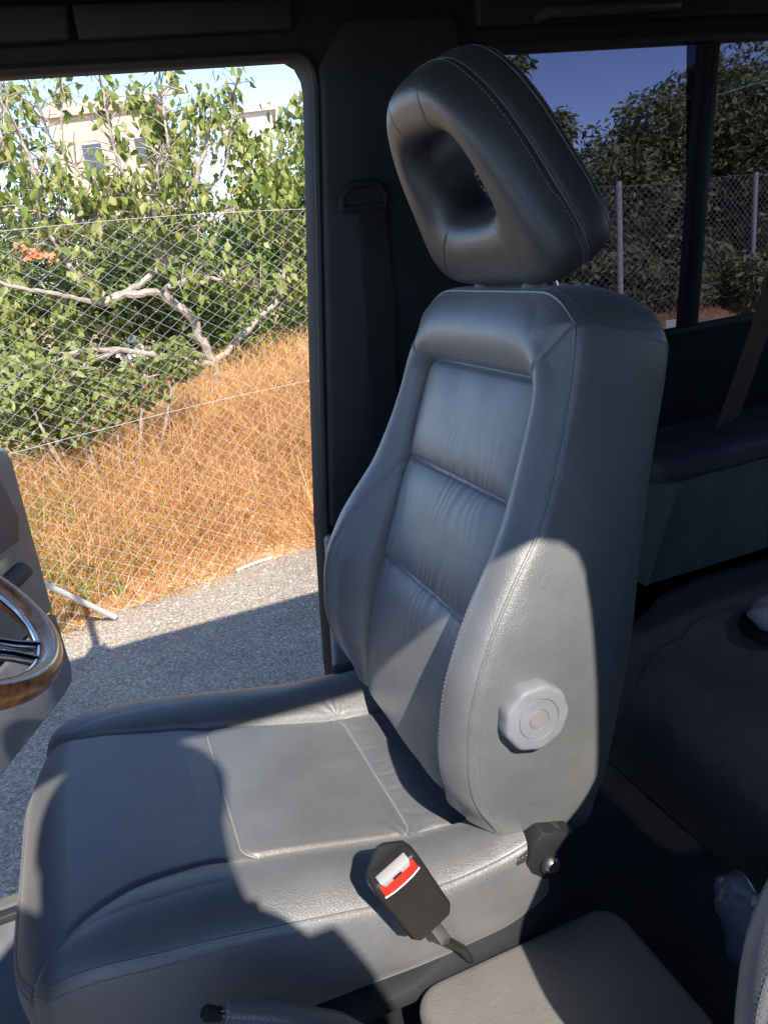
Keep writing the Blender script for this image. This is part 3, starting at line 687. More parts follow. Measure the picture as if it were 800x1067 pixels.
# grey cloth bundle with dark rim
gc0 = atz(812, 640, Zb+.03)
cl = empty('cloth_bundle', tuple(gc0-np.array([0, 0, .03])), 'grey fleece bundle with black rim on the rear bench at the right edge', 'cloth')
def blob(c, rx, ry, rz, amp, seed, n=48, m=32):
    V = []
    for i in range(m+1):
        ph_ = math.pi*i/m
        for k in range(n):
            t = 2*math.pi*k/n; d = np.array([math.sin(ph_)*math.cos(t), math.sin(ph_)*math.sin(t), math.cos(ph_)])
            w = 1+amp*float(vnoise(d[0]*4+seed, d[1]*4+d[2]*3, seed)); V.append(c+d*np.array([rx, ry, rz])*w)
    return mesh_np(V, grid_faces(m+1, n, 0, True))
link('bundle', blob(gc0, .050, .048, .028, .10, 5), plastic('fleece', (.42, .42, .48), .95, 90, 1.), cl)
MB().tube([gc0+np.array([.055*math.cos(w), .053*math.sin(w), -.022]) for w in np.linspace(0, 6.2832, 40)], .010, 10).build('rim', RUB, cl)

# crumpled clear bag behind the passenger seat
pb = blob(aty(781, 962, -.36), .030, .05, .055, .27, 9, 34, 24)
po_ = link('plastic_bag', pb, CLEARP, None, smooth=False); tag(po_, 'crumpled clear bluish plastic bag tucked beside the passenger seat edge', 'plastic bag')

# ---- open driver's door
dr = empty('vehicle_door', (-.93, .47, -.45), "open grey driver's door panel seen past the steering wheel", 'car door')
E0 = np.array([-.930, .475, 0.]); Etop, Elow = aty(10, 470, 1.32), aty(68, 703, 1.32)
dvec = np.array([Elow[0]-E0[0], Elow[1]-E0[1], 0]); dl = np.linalg.norm(dvec); dvec /= dl; dn = np.array([dvec[1], -dvec[0], 0])    # faces the cabin side (+X)
def DW(a, b, d): return tuple(E0+dvec*a+dn*d+np.array([0, 0, b]))
zt_, zl_ = Etop[2], Elow[2]; lt = (Etop-E0)@dvec
prof = [(0, zl_-.03), (dl-.10, zl_-.04), (dl-.03, zl_-.03), (dl, zl_+.03), (dl*.5+lt*.5+.002, (zt_+zl_)/2), (lt, zt_), (lt-.012, zt_+.02), (0, zt_+.02)]
bm_obj(plate([prof], DW, -.06, .0), 'door_shell', PAINT, dr, .008, 3)
ins_ = [(.06, zl_+.25), (dl-.055, zl_+.25), (dl-.015, zl_+.06+.2), (lt-.012, zt_-.02), (lt-.03, zt_+.012), (.06, zt_+.012)]
bm_obj(plate([[(.04, zl_+.215), (dl-.012, zl_+.215), (lt-.006, zt_-.03), (lt-.018, zt_+.016), (.04, zt_+.016)]], DW, .001, .030), 'door_card', GREYP, dr, .010, 3)
bm_obj(plate([[(.04, zl_-.01), (dl-.09, zl_-.02), (dl-.025, zl_-.01), (dl-.008, zl_+.03), (dl-.012, zl_+.205), (.04, zl_+.205)]], DW, .001, .034), 'lower_card', GREYD, dr, .010, 3)
bm_obj(plate([[(.2, zt_-.20), (lt-.10, zt_-.22), (lt-.07, zt_-.16), (lt-.10, zt_-.05), (.2, zt_-.04)]], DW, .031, .040), 'recess_panel', plastic('recess', (.05, .05, .055), .5), dr, .006, 3)
MB().tube([DW(.35, zt_-.30, .05), DW(.45, zt_-.28, .075), DW(dl-.18, zt_-.27, .075), DW(dl-.11, zt_-.30, .05)], [.02, .026, .024, .012], 14).build('armrest', DARK, dr)
MB().tube([DW(lt-.02, zt_+.018, .01), DW(lt-.022, zt_+.045, .008)], [.007, .009], 12).build('lock_pin', CHROME, dr)
fr_ = [(lt-.02, zt_+.02), (lt-.16, .93), (lt-.20, .97), (.2, .97), (.02, zt_+.03)]
mb = MB(); mb.tube([DW(a-.0, b, -.03) for a, b in fr_], .018, 8)
mb.build('window_surround', PAINT, dr)

# ================================================================ PHOTOGRAPHER (behind the camera, casts the rounded shadow)
ps = bpy.data.meshes.new('person')
J = {'pel': (-.37, -1.20, .16, .16), 'wai': (-.37, -1.19, .34, .15), 'che': (-.37, -1.15, .58, .17), 'nk': (-.385, -1.11, .86, .105), 'hd0': (-.388, -1.09, .95, .118), 'hd1': (-.388, -1.09, 1.02, .115), 'hd2': (-.385, -1.09, 1.07, .085),
     'shr': (-.205, -1.12, .71, .070), 'elr': (-.185, -1.09, .44, .050), 'wrr': (-.225, -1.01, .58, .032), 'har': (-.240, -.985, .645, .034),
     'shl': (-.60, -1.12, .86, .150), 'ell': (-.70, -1.09, .62, .100), 'wrl': (-.46, -1.03, .60, .030), 'hal': (-.43, -.985, .645, .034),
     'hpr': (-.29, -1.20, .06, .095), 'knr': (-.29, -1.15, -.32, .062), 'anr': (-.29, -1.19, -.64, .045), 'ftr': (-.29, -1.06, -.672, .030),
     'hpl': (-.45, -1.20, .06, .095), 'knl': (-.45, -1.15, -.32, .062), 'anl': (-.45, -1.19, -.64, .045), 'ftl': (-.45, -1.06, -.672, .030)}
Ed = [('pel', 'wai'), ('wai', 'che'), ('che', 'nk'), ('nk', 'hd0'), ('hd0', 'hd1'), ('hd1', 'hd2'), ('che', 'shr'), ('shr', 'elr'), ('elr', 'wrr'), ('wrr', 'har'), ('che', 'shl'), ('shl', 'ell'), ('ell', 'wrl'), ('wrl', 'hal'),
      ('pel', 'hpr'), ('hpr', 'knr'), ('knr', 'anr'), ('anr', 'ftr'), ('pel', 'hpl'), ('hpl', 'knl'), ('knl', 'anl'), ('anl', 'ftl')]
for sd, w_, dx in (('r', 'har', -1), ('l', 'hal', 1)):
    b_ = np.array(J[w_][:3])
    for k in range(4):
        p1 = b_+np.array([dx*.018, .022, .028-.017*k]); p2 = p1+np.array([dx*(.030-.003*abs(k-1)), .018, .004])
        J[f'f{sd}{k}a'] = (*p1, .0095); J[f'f{sd}{k}b'] = (*p2, .008); Ed += [(w_, f'f{sd}{k}a'), (f'f{sd}{k}a', f'f{sd}{k}b')]
    p1 = b_+np.array([dx*.012, .0, .038]); p2 = p1+np.array([dx*.028, .008, .010]); J[f't{sd}a'] = (*p1, .011); J[f't{sd}b'] = (*p2, .009); Ed += [(w_, f't{sd}a'), (f't{sd}a', f't{sd}b')]
ks = list(J); ps.from_pydata([J[k][:3] for k in ks], [(ks.index(a), ks.index(b)) for a, b in Ed], [])
per = bpy.data.objects.new('person', ps); C.objects.link(per)
sm = per.modifiers.new('skin', 'SKIN'); lay = ps.skin_vertices[0] if ps.skin_vertices else None
if lay is None:
    bm = bmesh.new(); bm.from_mesh(ps); bm.verts.layers.skin.verify(); bm.to_mesh(ps); bm.free(); lay = ps.skin_vertices[0]
for i, k in enumerate(ks): lay.data[i].radius = (J[k][3], J[k][3]); lay.data[i].use_root = (k == 'pel')
per.modifiers.new('sub', 'SUBSURF').levels = 1; per.modifiers['sub'].render_levels = 2; ps.materials.append(CLOTH)
tag(per, 'person in a blue shirt standing on the side step and taking the picture', 'person')
link('hair', blob(np.array([-.385, -1.105, 1.035]), .122, .105, .100, .05, 3), HAIR, per)
phn = bm_obj(plate([rrect(-.425, -.262, .607, .683, .008, 4)], lambda a, b, d: (a, d, b), -.948, -.940), 'phone', DARKER); tag(phn, 'thin black phone held up in the doorway', 'phone')

# ================================================================ OUTSIDE
GZ = -.95
asph = mesh_np([(-200, -200, GZ), (200, -200, GZ), (200, 200, GZ), (-200, 200, GZ)], [(0, 1, 2, 3)])
tag(link('asphalt', asph, ASPH, None, False), kind='structure')
FA = R(20); Fe = np.array([math.cos(FA), math.sin(FA)]); Fn = np.array([-math.sin(FA), math.cos(FA)]); F0 = np.array([-.47, 3.04])
def bank_z(u, v):
    hb = smooth_interp(u, [-30, -2, 0, .7, 1.5, 3.5, 6, 12, 30], [.12, .12, .16, .30, .60, .68, .60, .55, .5])
    v0 = smooth_interp(u, [-30, 1.0, 3.0, 5, 30], [0, 0, -.9, -1.2, -1.2])
    k = np.clip((v-v0+.05)/1.3, 0, 1); k = k*k*(3-2*k)
    return GZ-.02+(hb+.02)*k+.022*vnoise(u*3, v*3, 2)*k+np.clip((v-v0)*.4, 0, .024)
def uvw(u, v, z): p = F0[None]+np.outer(np.ravel(u), Fe)+np.outer(np.ravel(v), Fn); return np.column_stack([p, np.ravel(z)])
us = np.r_[np.linspace(-40, -3, 20), np.linspace(-2.8, 9, 180), np.linspace(9.5, 90, 40)]; vs = np.r_[np.linspace(-1.7, 3, 90), np.linspace(3.2, 120, 40)]
U_, V_ = np.meshgrid(us, vs, indexing='ij'); Z_ = bank_z(U_, V_)
tag(link('earth_bank', mesh_np(uvw(U_, V_, Z_), grid_faces(len(us), len(vs))), DIRT), kind='structure')

# dry grass
def blades(u, v, z, ln, wd_, lean, seed):
    r_ = np.random.default_rng(seed); n = len(u); P0 = uvw(u, v, z); az = r_.uniform(0, 2*np.pi, n); ti = np.abs(r_.normal(0, lean, n))
    d = np.column_stack([np.sin(ti)*np.cos(az), np.sin(ti)*np.sin(az), np.cos(ti)]); az2 = r_.uniform(0, 2*np.pi, n); sd = np.column_stack([np.cos(az2), np.sin(az2), np.zeros(n)])
    dr_ = np.column_stack([np.cos(az), np.sin(az), -.6*np.ones(n)])*r_.uniform(.0, 1.3, n)[:, None]
    V = []; w = wd_[:, None]*sd
    for k, f in ((0, 1), (.5, .8), (1, .25)):
        c = P0+d*(ln*k)[:, None]+dr_*(ln*k*k*.5)[:, None]; V += [c-w*f, c+w*f]
    V = np.stack(V, 1).reshape(-1, 3); b = np.arange(n)[:, None]*6
    F = np.concatenate([b+np.array([[0, 1, 3, 2]]), b+np.array([[2, 3, 5, 4]])]); return V, F
n = 85000
u = rng.uniform(-2.0, 3.6, n); v = rng.beta(1., 1.8, n)*2.6-.10+.13*vnoise(u*5, u*0, 41)
v = v+np.interp(u, [.4, 1.2, 3.0, 5], [0, -.22, -.9, -1.15]); cl_ = vnoise(u*4, v*4, 44); keep = rng.uniform(-1.2, 1, n) < cl_+.5; u, v = u[keep], v[keep]
hgt = np.clip(.75+.55*vnoise(u*5.5, v*5.5, 71), .25, 1.4)*(.11+.10*np.clip(u+.6, 0, 2)+.16*np.clip(.5+.6*vnoise(u*2.2, v*2.2, 12), 0, 1))*rng.uniform(.5, 1.5, len(u))*np.clip(.6+(v-np.interp(u, [.4, 1.2, 3.0, 5], [0, -.22, -.9, -1.15]))*1.3, 0, 1)
Va, Fa_ = blades(u, v, bank_z(u, v)-.01, hgt, np.full(len(u), .0020)*rng.uniform(.6, 1.5, len(u)), .95, 3)
# curly scrambled stems over the tussocks
n = 45000; u = rng.uniform(-2., 3.6, n); v = rng.uniform(.1, 2.2, n); zz = bank_z(u, v)+rng.uniform(.02, .30, n)
Vb, Fb = blades(u, v, zz, rng.uniform(.08, .25, n), np.full(n, .0015), 1.4, 5)
n = 26000; u = rng.uniform(3.6, 12, n); v = rng.uniform(-1.4, 3, n); Vc, Fc = blades(u, v, bank_z(u, v)-.01, rng.uniform(.03, .12, n), np.full(n, .004), .8, 6)
V = np.vstack([Va, Vb, Vc]); F = np.vstack([Fa_, Fb+len(Va), Fc+len(Va)+len(Vb)])
tag(link('dry_grass', mesh_np(V, F), GRASS, None), 'straw coloured dry grass spilling over the bank behind the fence', 'grass', kind='stuff')
n = 1300; u = rng.normal(-.35, .35, n); v = np.abs(rng.normal(.9, .5, n)); V, F = blades(u, v, bank_z(u, v), rng.uniform(.1, .35, n), np.full(n, .006), .5, 8)
tag(link('green_weeds', mesh_np(V, F), GRASSG, None), 'green weeds growing through the dry grass', 'weeds', kind='stuff')

# chain-link fence
fe = empty('chain_link_fence', (F0[0], F0[1], GZ), 'galvanised chain link fence with slim posts running along the dry grass bank', 'fence')
def fz0(u): return bank_z(u, np.zeros_like(u))-.02
def ftop(u): return .93-.012*u
pit = .053; ncol = int(14.5/pit); u0 = -2.4; Vw = []; Fw = []
for c in range(ncol):
    uc = u0+c*pit; zlo = float(fz0(np.array([uc]))[0]) if uc > .4 else GZ+.01; zhi = ftop(uc); m = int((zhi-zlo)/(pit*.62)); kk = np.arange(m+1)
    sgn = np.where(kk % 2 == 0, -.5, .5)*pit*1.03; sgn = sgn*(-1)**c; uu = uc+sgn; zz = zhi-kk*(pit*.62); vv = np.where(kk % 2 == 0, .0012, -.0012)*(-1)**c+.02*np.sin(uc*1.7+zz*2)*np.clip((zhi-zz), 0, 1)
    vv = vv-np.where(uc < .9, .12*np.clip((GZ+.5-zz)/.5, 0, 1)**2, 0)
    p = F0[None]+uu[:, None]*Fe[None]+vv[:, None]*Fn[None]; base = len(Vw)*0
    r_ = .00130+.00008*max(0, uc)
    tri = [(0, r_), (-.87*r_, -.5*r_), (.87*r_, -.5*r_)]
    n0 = sum(len(x) for x in Vw)
    for (a_, b_) in tri: pass
    blk = np.stack([np.column_stack([p+Fn*b_+Fe*a_, zz]) for a_, b_ in tri], 1).reshape(-1, 3); Vw.append(blk)
    for k in range(m):
        for j in range(3): Fw.append((n0+k*3+j, n0+k*3+(j+1) % 3, n0+k*3+3+(j+1) % 3, n0+k*3+3+j))
link('wire_mesh', mesh_np(np.vstack(Vw), np.array(Fw)), GALV, fe)
def fpos(u, v, z): p = F0+Fe*u+Fn*v; return np.array([p[0], p[1], z])
def ufrom(px, py):
    d = ray(px, py)[:2]; A_ = np.array([[d[0], -Fe[0]], [d[1], -Fe[1]]]); t, u = np.linalg.solve(A_, F0-CAM[:2]); return u
for uu in (ufrom(648, 200)-2*(ufrom(790, 200)-ufrom(648, 200))*0, ufrom(790, 195), -1.55, -.9+2.95*0+11.4):
    zb2 = float(bank_z(np.array([uu]), np.array([.05]))[0])
    MB().tube([fpos(uu, .045, zb2-.1), fpos(uu, .03, ftop(uu)+.03)], .024, 12).build('post', GALV, fe)
for zz, dz in ((-.005, 0), (-.95, 0)):
    MB().tube([fpos(u, -.004, ftop(u)+zz+.012*math.sin(u*2.1)) for u in np.linspace(-2.4, 12, 60)], .0012, 6).build('tension_wire', GALV, fe)
pp = MB().tube([atz(120, 643, GZ+.02), atz(40, 605, GZ+.38), atz(-40, 567, GZ+.74)], .014, 12).build('metal_pipe', GALV); tag(pp, 'grey metal pipe lying against the grass at the asphalt edge', 'pipe')
a_, b_ = atz(247, 594, GZ+.008), atz(283, 581, GZ+.008); sk_ = MB().tube([a_, a_*.5+b_*.5+np.array([0, 0, .004]), b_], .008, 8).build('white_stick', WHITE); tag(sk_, 'thin white stick on the sunlit asphalt by the grass', 'stick')
# small stones on the asphalt
mb = MB()
st_ = []
for k in range(900):
    px, py = random.uniform(60, 340), random.uniform(560, 700); p = atz(px, py, GZ)
    rr = random.choice([.003, .004, .005, .006, .009, .004, .003]); V = [p+np.array([math.cos(a)*rr*random.uniform(.7, 1.2), math.sin(a)*rr*random.uniform(.7, 1.2), .001]) for a in np.linspace(0, 6.28, 6)[:-1]]+[p+np.array([0, 0, rr*.8])]
    mb.add(V, [(i, (i+1) % 5, 5) for i in range(5)])
tag(mb.build('gravel', mat('stone', (.45, .43, .40), .9), None, smooth=False), 'loose pale gravel scattered over the asphalt', 'gravel', kind='stuff')

# ---- leaves
def leaves(P, size, seed, droop=.5, width=.5, fold=.25):
    r_ = np.random.default_rng(seed); n = len(P); az = r_.uniform(0, 2*np.pi, n); el = -np.abs(r_.normal(droop, .5, n))+r_.normal(0, .25, n)
    d = np.column_stack([np.cos(el)*np.cos(az), np.cos(el)*np.sin(az), np.sin(el)]); s = np.cross(d, r_.normal(0, 1, (n, 3))); s /= np.linalg.norm(s, axis=1)[:, None]; nn = np.cross(d, s)
    L_ = (size*r_.uniform(.6, 1.3, n))[:, None]; w = L_*width*.5
    v = [P, P+d*L_*.35+s*w+nn*L_*fold*.3, P+d*L_*.35-s*w+nn*L_*fold*.3, P+d*L_*.5, P+d*L_*.75+s*w*.6+nn*L_*fold*.1, P+d*L_*.75-s*w*.6+nn*L_*fold*.1, P+d*L_-nn*L_*.12]
    V = np.stack(v, 1).reshape(-1, 3); b = np.arange(n)[:, None]*7
    T = np.concatenate([b+np.array([[0, 1, 3, 3]]), ])
    F = np.concatenate([b+np.array([q]) for q in ([0, 1, 3], [0, 3, 2], [1, 4, 3], [2, 3, 5], [4, 6, 3], [5, 3, 6])]); return V, F
def topx(p):
    d = np.asarray(p)-CAM; z = d@CF; return 400+FOC*(d@CR)/z, 533.5-FOC*(d@CU)/z
def limb(mb, P, r0, r1):
    P = [np.array(p) for p in P]; Q = []; 
    for i in range(len(P)-1):
        for t in np.linspace(0, 1, 6, endpoint=False): Q.append(P[i]*(1-t)+P[i+1]*t+np.array([random.gauss(0, 1) for _ in range(3)])*r0*.25)
    Q.append(P[-1]); n = len(Q); mb.tube(Q, [r0+(r1-r0)*i/(n-1) for i in range(n)], 8); return Q
def tpx(x, y, d): return atd(x*.425, 50+y*.425, d)
ft = empty('fig_tree', tuple(atd(228, 410, 6.6)*[1, 1, 0]+np.array([0, 0, GZ+.5])), 'leafy tree with pale bare branching limbs and drooping bright green leaves behind the fence', 'tree')
mb = MB(); ends = []
base = atd(228, 400, 6.6)
LM = [([(535, 830, 6.6), (525, 770, 6.6), (470, 660, 6.5), (400, 600, 6.4)], .07, .05), ([(525, 775, 6.6), (600, 700, 6.8), (680, 620, 6.9), (700, 540, 6.9)], .05, .025),
      ([(250, 625, 6.3), (340, 585, 6.4), (400, 530, 6.5), (440, 460, 6.6), (500, 370, 6.7), (555, 290, 6.8), (640, 300, 6.8)], .05, .012), ([(400, 600, 6.4), (320, 600, 6.3), (250, 625, 6.3)], .05, .045),
      ([(400, 530, 6.5), (380, 470, 6.4), (375, 400, 6.3), (385, 290, 6.3), (415, 250, 6.3)], .028, .010), ([(430, 480, 6.5), (435, 400, 6.5), (480, 330, 6.4), (500, 250, 6.4), (520, 150, 6.4)], .03, .008),
      ([(440, 470, 6.5), (500, 430, 6.4), (575, 390, 6.4)], .022, .01), ([(255, 628, 6.3), (160, 608, 6.1), (60, 590, 6.0), (-60, 560, 6)], .04, .015), ([(252, 630, 6.3), (190, 565, 6.2), (150, 500, 6.2), (100, 420, 6.2)], .022, .01),
      ([(520, 775, 6.5), (450, 765, 6.4), (290, 738, 6.2), (190, 745, 6.0), (90, 795, 5.9), (-40, 850, 5.9)], .045, .02), ([(290, 740, 6.2), (200, 780, 6.0), (150, 810, 6.0)], .02, .01),
      ([(400, 595, 6.4), (470, 560, 6.3), (550, 570, 6.3), (640, 585, 6.3)], .02, .008), ([(100, 420, 6.2), (95, 340, 6.1), (70, 260, 6.1), (30, 180, 6.1), (-20, 90, 6.1)], .02, .007), ([(0, 400, 6.2), (100, 395, 6.2), (190, 390, 6.2), (250, 400, 6.2), (210, 440, 6.2)], .014, .008),
      ([(375, 410, 6.3), (330, 370, 6.3), (270, 360, 6.3), (200, 310, 6.3), (130, 230, 6.3), (90, 130, 6.2)], .016, .006), ([(285, 380, 6.3), (300, 310, 6.3), (270, 200, 6.3), (250, 90, 6.3), (240, 20, 6.3)], .012, .005), ([(555, 290, 6.8), (570, 180, 6.8), (580, 70, 6.8)], .012, .005), ([(640, 300, 6.8), (720, 240, 6.9), (800, 170, 6.9), (860, 60, 6.9)], .012, .005),
      ([(415, 250, 6.3), (400, 140, 6.3), (390, 40, 6.3), (420, -10, 6.3)], .010, .004), ([(0, 430, 6.1), (-20, 300, 6.1), (10, 220, 6.1), (20, 120, 6.1)], .014, .005), ([(150, 200, 6.3), (155, 110, 6.3), (150, 30, 6.3)], .006, .003)]
allq = []
for P, r0, r1 in LM:
    Q = limb(mb, [tpx(*p) for p in P], *((r0*.52, r1*.75) if r0 > .03 else (r0*1.0, r1*1.2))); allq += [(q, r1) for q in Q[3:]] if r0 < .035 else []
for k in range(600):       # twigs
    q, r = random.choice(allq); d = np.array([random.gauss(0, 1), random.gauss(0, 1), random.gauss(.3, .8)]); d /= np.linalg.norm(d); l = random.uniform(.10, .32)
    mb.tube([q, q+d*l*.5+np.array([0, 0, .02]), q+d*l], [.005, .004, .002], 4, False); ends.append(q+d*l); ends.append(q+d*l*.6)
mb.build('trunk', BARK, ft)
cl2 = []
spots = [(18, 110, 20), (8, 160, 24), (30, 200, 20), (68, 92, 7), (110, 92, 11), (105, 118, 9), (140, 95, 14), (150, 110, 16), (180, 80, 8), (122, 150, 14), (108, 188, 12), (62, 182, 9), (165, 170, 24), (190, 130, 26), (215, 110, 22), (235, 95, 16), (200, 160, 22), (240, 140, 30), (265, 160, 28), (300, 130, 24), (318, 110, 16), (320, 150, 24), (325, 72, 10), (290, 190, 28), (250, 190, 26), (130, 200, 16), (100, 215, 16), (30, 235, 16), (0, 210, 18), (150, 225, 14), (215, 205, 14), (320, 190, 26), (270, 230, 22), (300, 240, 26), (170, 130, 18), (155, 140, 14), (330, 240, 24), (10, 90, 14), (310, 290, 26), (20, 330, 24), (70, 340, 24), (30, 380, 24), (60, 400, 22), (120, 340, 16), (15, 290, 16), (335, 330, 24), (120, 400, 20), (185, 400, 20), (150, 345, 8), (60, 310, 12)]
for x, y, r in spots:
    d = random.uniform(6.5, 7.3); rr = r/FOC*d*1.02; c = atd(x, y, d)
    m = int(12+r*r*(.12 if y < 200 else .19)); q = rng.normal(0, .34, (m, 3))*rr; q[:, 2] *= 1.35; cl2.append(c+q)
for e in ends:
    if random.random() < (.6 if topx(e)[1] > 175 else .2): cl2.append(np.array(e)+rng.normal(0, .04, (4, 3)))
P = np.vstack(cl2); V, F = leaves(P, .082, 13, 1.1, .55, .3)
link('crown', mesh_np(V, F), FIG, ft, smooth=False)

# background shrubs (left) and evergreens (right)
def shrub(name, label, cat, group, blobs, dist, dj, size, lm, seed, dens=1., droop=.3, width=.45, tr=.035):
    r_ = np.random.default_rng(seed); cen = [atd(x, y, dist+r_.uniform(-dj, dj)) for x, y, r in blobs]
    g = np.mean(cen, 0); e = empty(name, (g[0], g[1], GZ+.5), label, cat, group)
    mb = MB(); PP = []
    for (x, y, r), c in zip(blobs, cen):
        rr = r/FOC*dist; m = int(dens*r*r*.5)
        q = r_.normal(0, 1, (m, 3)); q /= np.linalg.norm(q, axis=1)[:, None]; q *= (r_.uniform(.35, 1, m)**.5)[:, None]*rr; lump = 1+.28*vnoise(q[:, 0]*7/rr+x, q[:, 2]*7/rr+y, seed+1); PP.append(c+q*lump[:, None])
        root = np.array([g[0]*.7+c[0]*.3, g[1]*.7+c[1]*.3, GZ+.2]); limb(mb, [root, root*.45+c*.55+np.array([0, 0, -.1]), c], tr, .008)
        for k in range(6):
            d = r_.normal(0, 1, 3); d[2] = abs(d[2])*.6; d /= np.linalg.norm(d); mb.tube([c-d*rr*.1, c+d*rr*.85], [.012, .004], 4, False)
    mb.build('trunk', BARK, e); V, F = leaves(np.vstack(PP), size, seed, droop, width); link('crown', mesh_np(V, F), lm, e, smooth=False); return e
shrub('shrub', 'dense dark green shrub filling the gaps behind the pale branched tree', 'shrub', 'shrubs behind the fence', [(x, y, 44) for x, y in ((-20, 290), (40, 290), (90, 340), (150, 310), (30, 350), (120, 300), (160, 370), (70, 420), (0, 420), (110, 400), (200, 330), (180, 280), (-30, 360), (210, 400), (150, 430))], 8.4, .5, .075, HEDGE, 51, 1.6)
shrub('shrub', 'bright green leafy shrub beside the door pillar behind the fence', 'shrub', 'shrubs behind the fence', [(x, y, 40) for x, y in ((260, 260), (300, 240), (340, 260), (280, 320), (330, 330), (240, 320), (318, 190), (345, 200), (300, 380), (350, 390), (250, 380), (352, 160), (370, 220), (285, 220))], 8.0, .4, .075, leafmat('bright_leaf', [(.13, .22, .04), (.20, .29, .06), (.08, .15, .03), (.25, .33, .09)], .3), 52, 1.1)
rt = [((640, 215), 52), ((600, 235), 50), ((690, 150), 50), ((670, 210), 50), ((625, 180), 34), ((560, 240), 46), ((575, 300), 50), ((620, 290), 50), ((670, 270), 50), ((655, 165), 30)]
shrub('evergreen_tree', 'rounded evergreen left of the window divider seen through the tinted glass', 'tree', 'evergreens behind the tinted window', [(x, y, r) for (x, y), r in rt], 11.5, .7, .10, OLE, 53, 2.4, .1, .42)
rt = [((740, 140), 56), ((780, 110), 50), ((720, 200), 52), ((790, 180), 56), ((830, 130), 60), ((750, 260), 52), ((800, 250), 56), ((850, 220), 60), ((715, 250), 44), ((735, 108), 26), ((700, 300), 40), ((760, 300), 40), ((900, 170), 60)]
shrub('evergreen_tree', 'tall evergreen right of the window divider seen through the tinted glass', 'tree', 'evergreens behind the tinted window', [(x, y, r) for (x, y), r in rt], 12.5, .7, .10, OLE, 54, 2.4, .1, .42)
sp_ = [((535, 70), 12), ((545, 62), 8), ((585, 125), 11), ((590, 135), 8), ((540, 100), 14), ((520, 150), 22), ((510, 190), 26), ((550, 160), 12), ((530, 230), 26), ((500, 160), 20)]
shrub('sapling', 'thin leafy sapling poking above the ring headrest outside the tinted window', 'tree', None, [(x, y, r) for (x, y), r in sp_], 8.2, .2, .10, OLE, 55, 1.6, .1, .35)
shrub('far_hedge', 'dark green hedge line far behind the branched tree', 'hedge', None, [(x, y, 34) for x, y in ((-40, 262), (0, 250), (40, 258), (80, 262), (115, 268), (150, 262), (190, 256), (225, 252), (260, 246), (295, 242), (330, 236), (365, 232), (20, 300), (90, 310), (160, 305), (230, 300), (300, 290), (350, 280), (-20, 320), (240, 340), (200, 360))], 11.5, .5, .10, HEDGE, 57, 1.5)
shrub('scrub_bush', 'low scrub thicket along the fence foot seen through the tinted glass', 'bush', None, [(x, y, 24) for x, y in ((600, 318), (640, 305), (680, 300), (715, 300), (755, 296), (790, 290), (830, 285), (660, 280), (740, 272), (620, 285))], 8.6, .3, .09, OLE, 58, 2.2, .1, .42)
shrub('green_bush', 'low bright green bush growing out of the dry grass at the left of the fence', 'bush', None, [(x, y, r) for x, y, r in ((10, 440, 30), (45, 425, 30), (85, 430, 28), (120, 415, 26), (20, 400, 30), (70, 395, 28), (150, 395, 24), (60, 460, 16), (185, 372, 22))], 5.3, .2, .065, leafmat('bush_leaf', [(.18, .23, .06), (.25, .28, .08), (.13, .17, .05), (.30, .31, .12)], .3), 59, .75, .5, .5, .012)
# orange flowers and white blossom
def flowers(name, label, cat, spots, d, m_, size, seed, n=26):
    r_ = np.random.default_rng(seed); P = np.vstack([atd(x, y, d)+r_.normal(0, 1, (n, 3))*(r/FOC*d*.5) for x, y, r in spots]); V, F = leaves(P, size, seed, 0., .8); return tag(link(name, mesh_np(V, F), m_, None, False), label, cat)
flowers('orange_blossom', 'orange blossom cluster on the branches behind the fence', 'flowers', [(24, 258, 6), (32, 264, 8), (54, 268, 6), (44, 266, 6)], 5.9, FLOW, .045, 61, 12)
flowers('white_blossom', 'white flower patches low between the branches', 'flowers', [(142, 365, 9), (155, 368, 8), (132, 374, 7)], 7.2, PETW, .07, 62, 26)

# buildings
def house(name, label, px0, px1, ptop, d, depth, mats, wins, yaw=0, roofy=None, pbot=420, cornice=True):
    a, b = atd(px0, ptop, d), atd(px1, ptop, d); zt2 = (a[2]+b[2])/2; dx = b[:2]-a[:2]; w = np.linalg.norm(dx); dx /= w; th_ = yaw
    ex_ = np.array([dx[0]*math.cos(th_)-dx[1]*math.sin(th_), dx[0]*math.sin(th_)+dx[1]*math.cos(th_), 0]); ey_ = np.array([-ex_[1], ex_[0], 0]); o = np.array([a[0], a[1], 0])
    e = empty(name, (a[0], a[1], GZ), label, 'building'); X = (ex_, ey_, np.array([0, 0, 1.]))
    MB().box((0, 0, GZ-1), (w, depth, zt2), X, o).build('wall', mats[0], e, False)
    if cornice: MB().box((-.25, -.25, zt2+.003), (w+.25, depth+.25, zt2+.3), X, o).build('roof', mats[1], e, False)
    for x, z, ww, hh_ in wins:
        f = MB().box((x-.08, -.06, z-.08), (x+ww+.08, -.003, z+hh_+.08), X, o).build('window', mats[1], e, False); MB().box((x, -.075, z), (x+ww, -.062, z+hh_), X, o).build('pane', PANE, f, False)
    return e, X, o, w, zt2
e, X, o, w, zt2 = house('apartment_building', 'cream apartment building with scalloped parapet rising behind the tree top', 50, 160, 120, 38, 3.5, (CREAM, CREAM), [(1.1, 5.1, .8, 1.0), (3.3, 5.1, .8, 1.0), (1.1, 2.4, .8, 1.2), (3.3, 2.4, .8, 1.2)], R(-14))
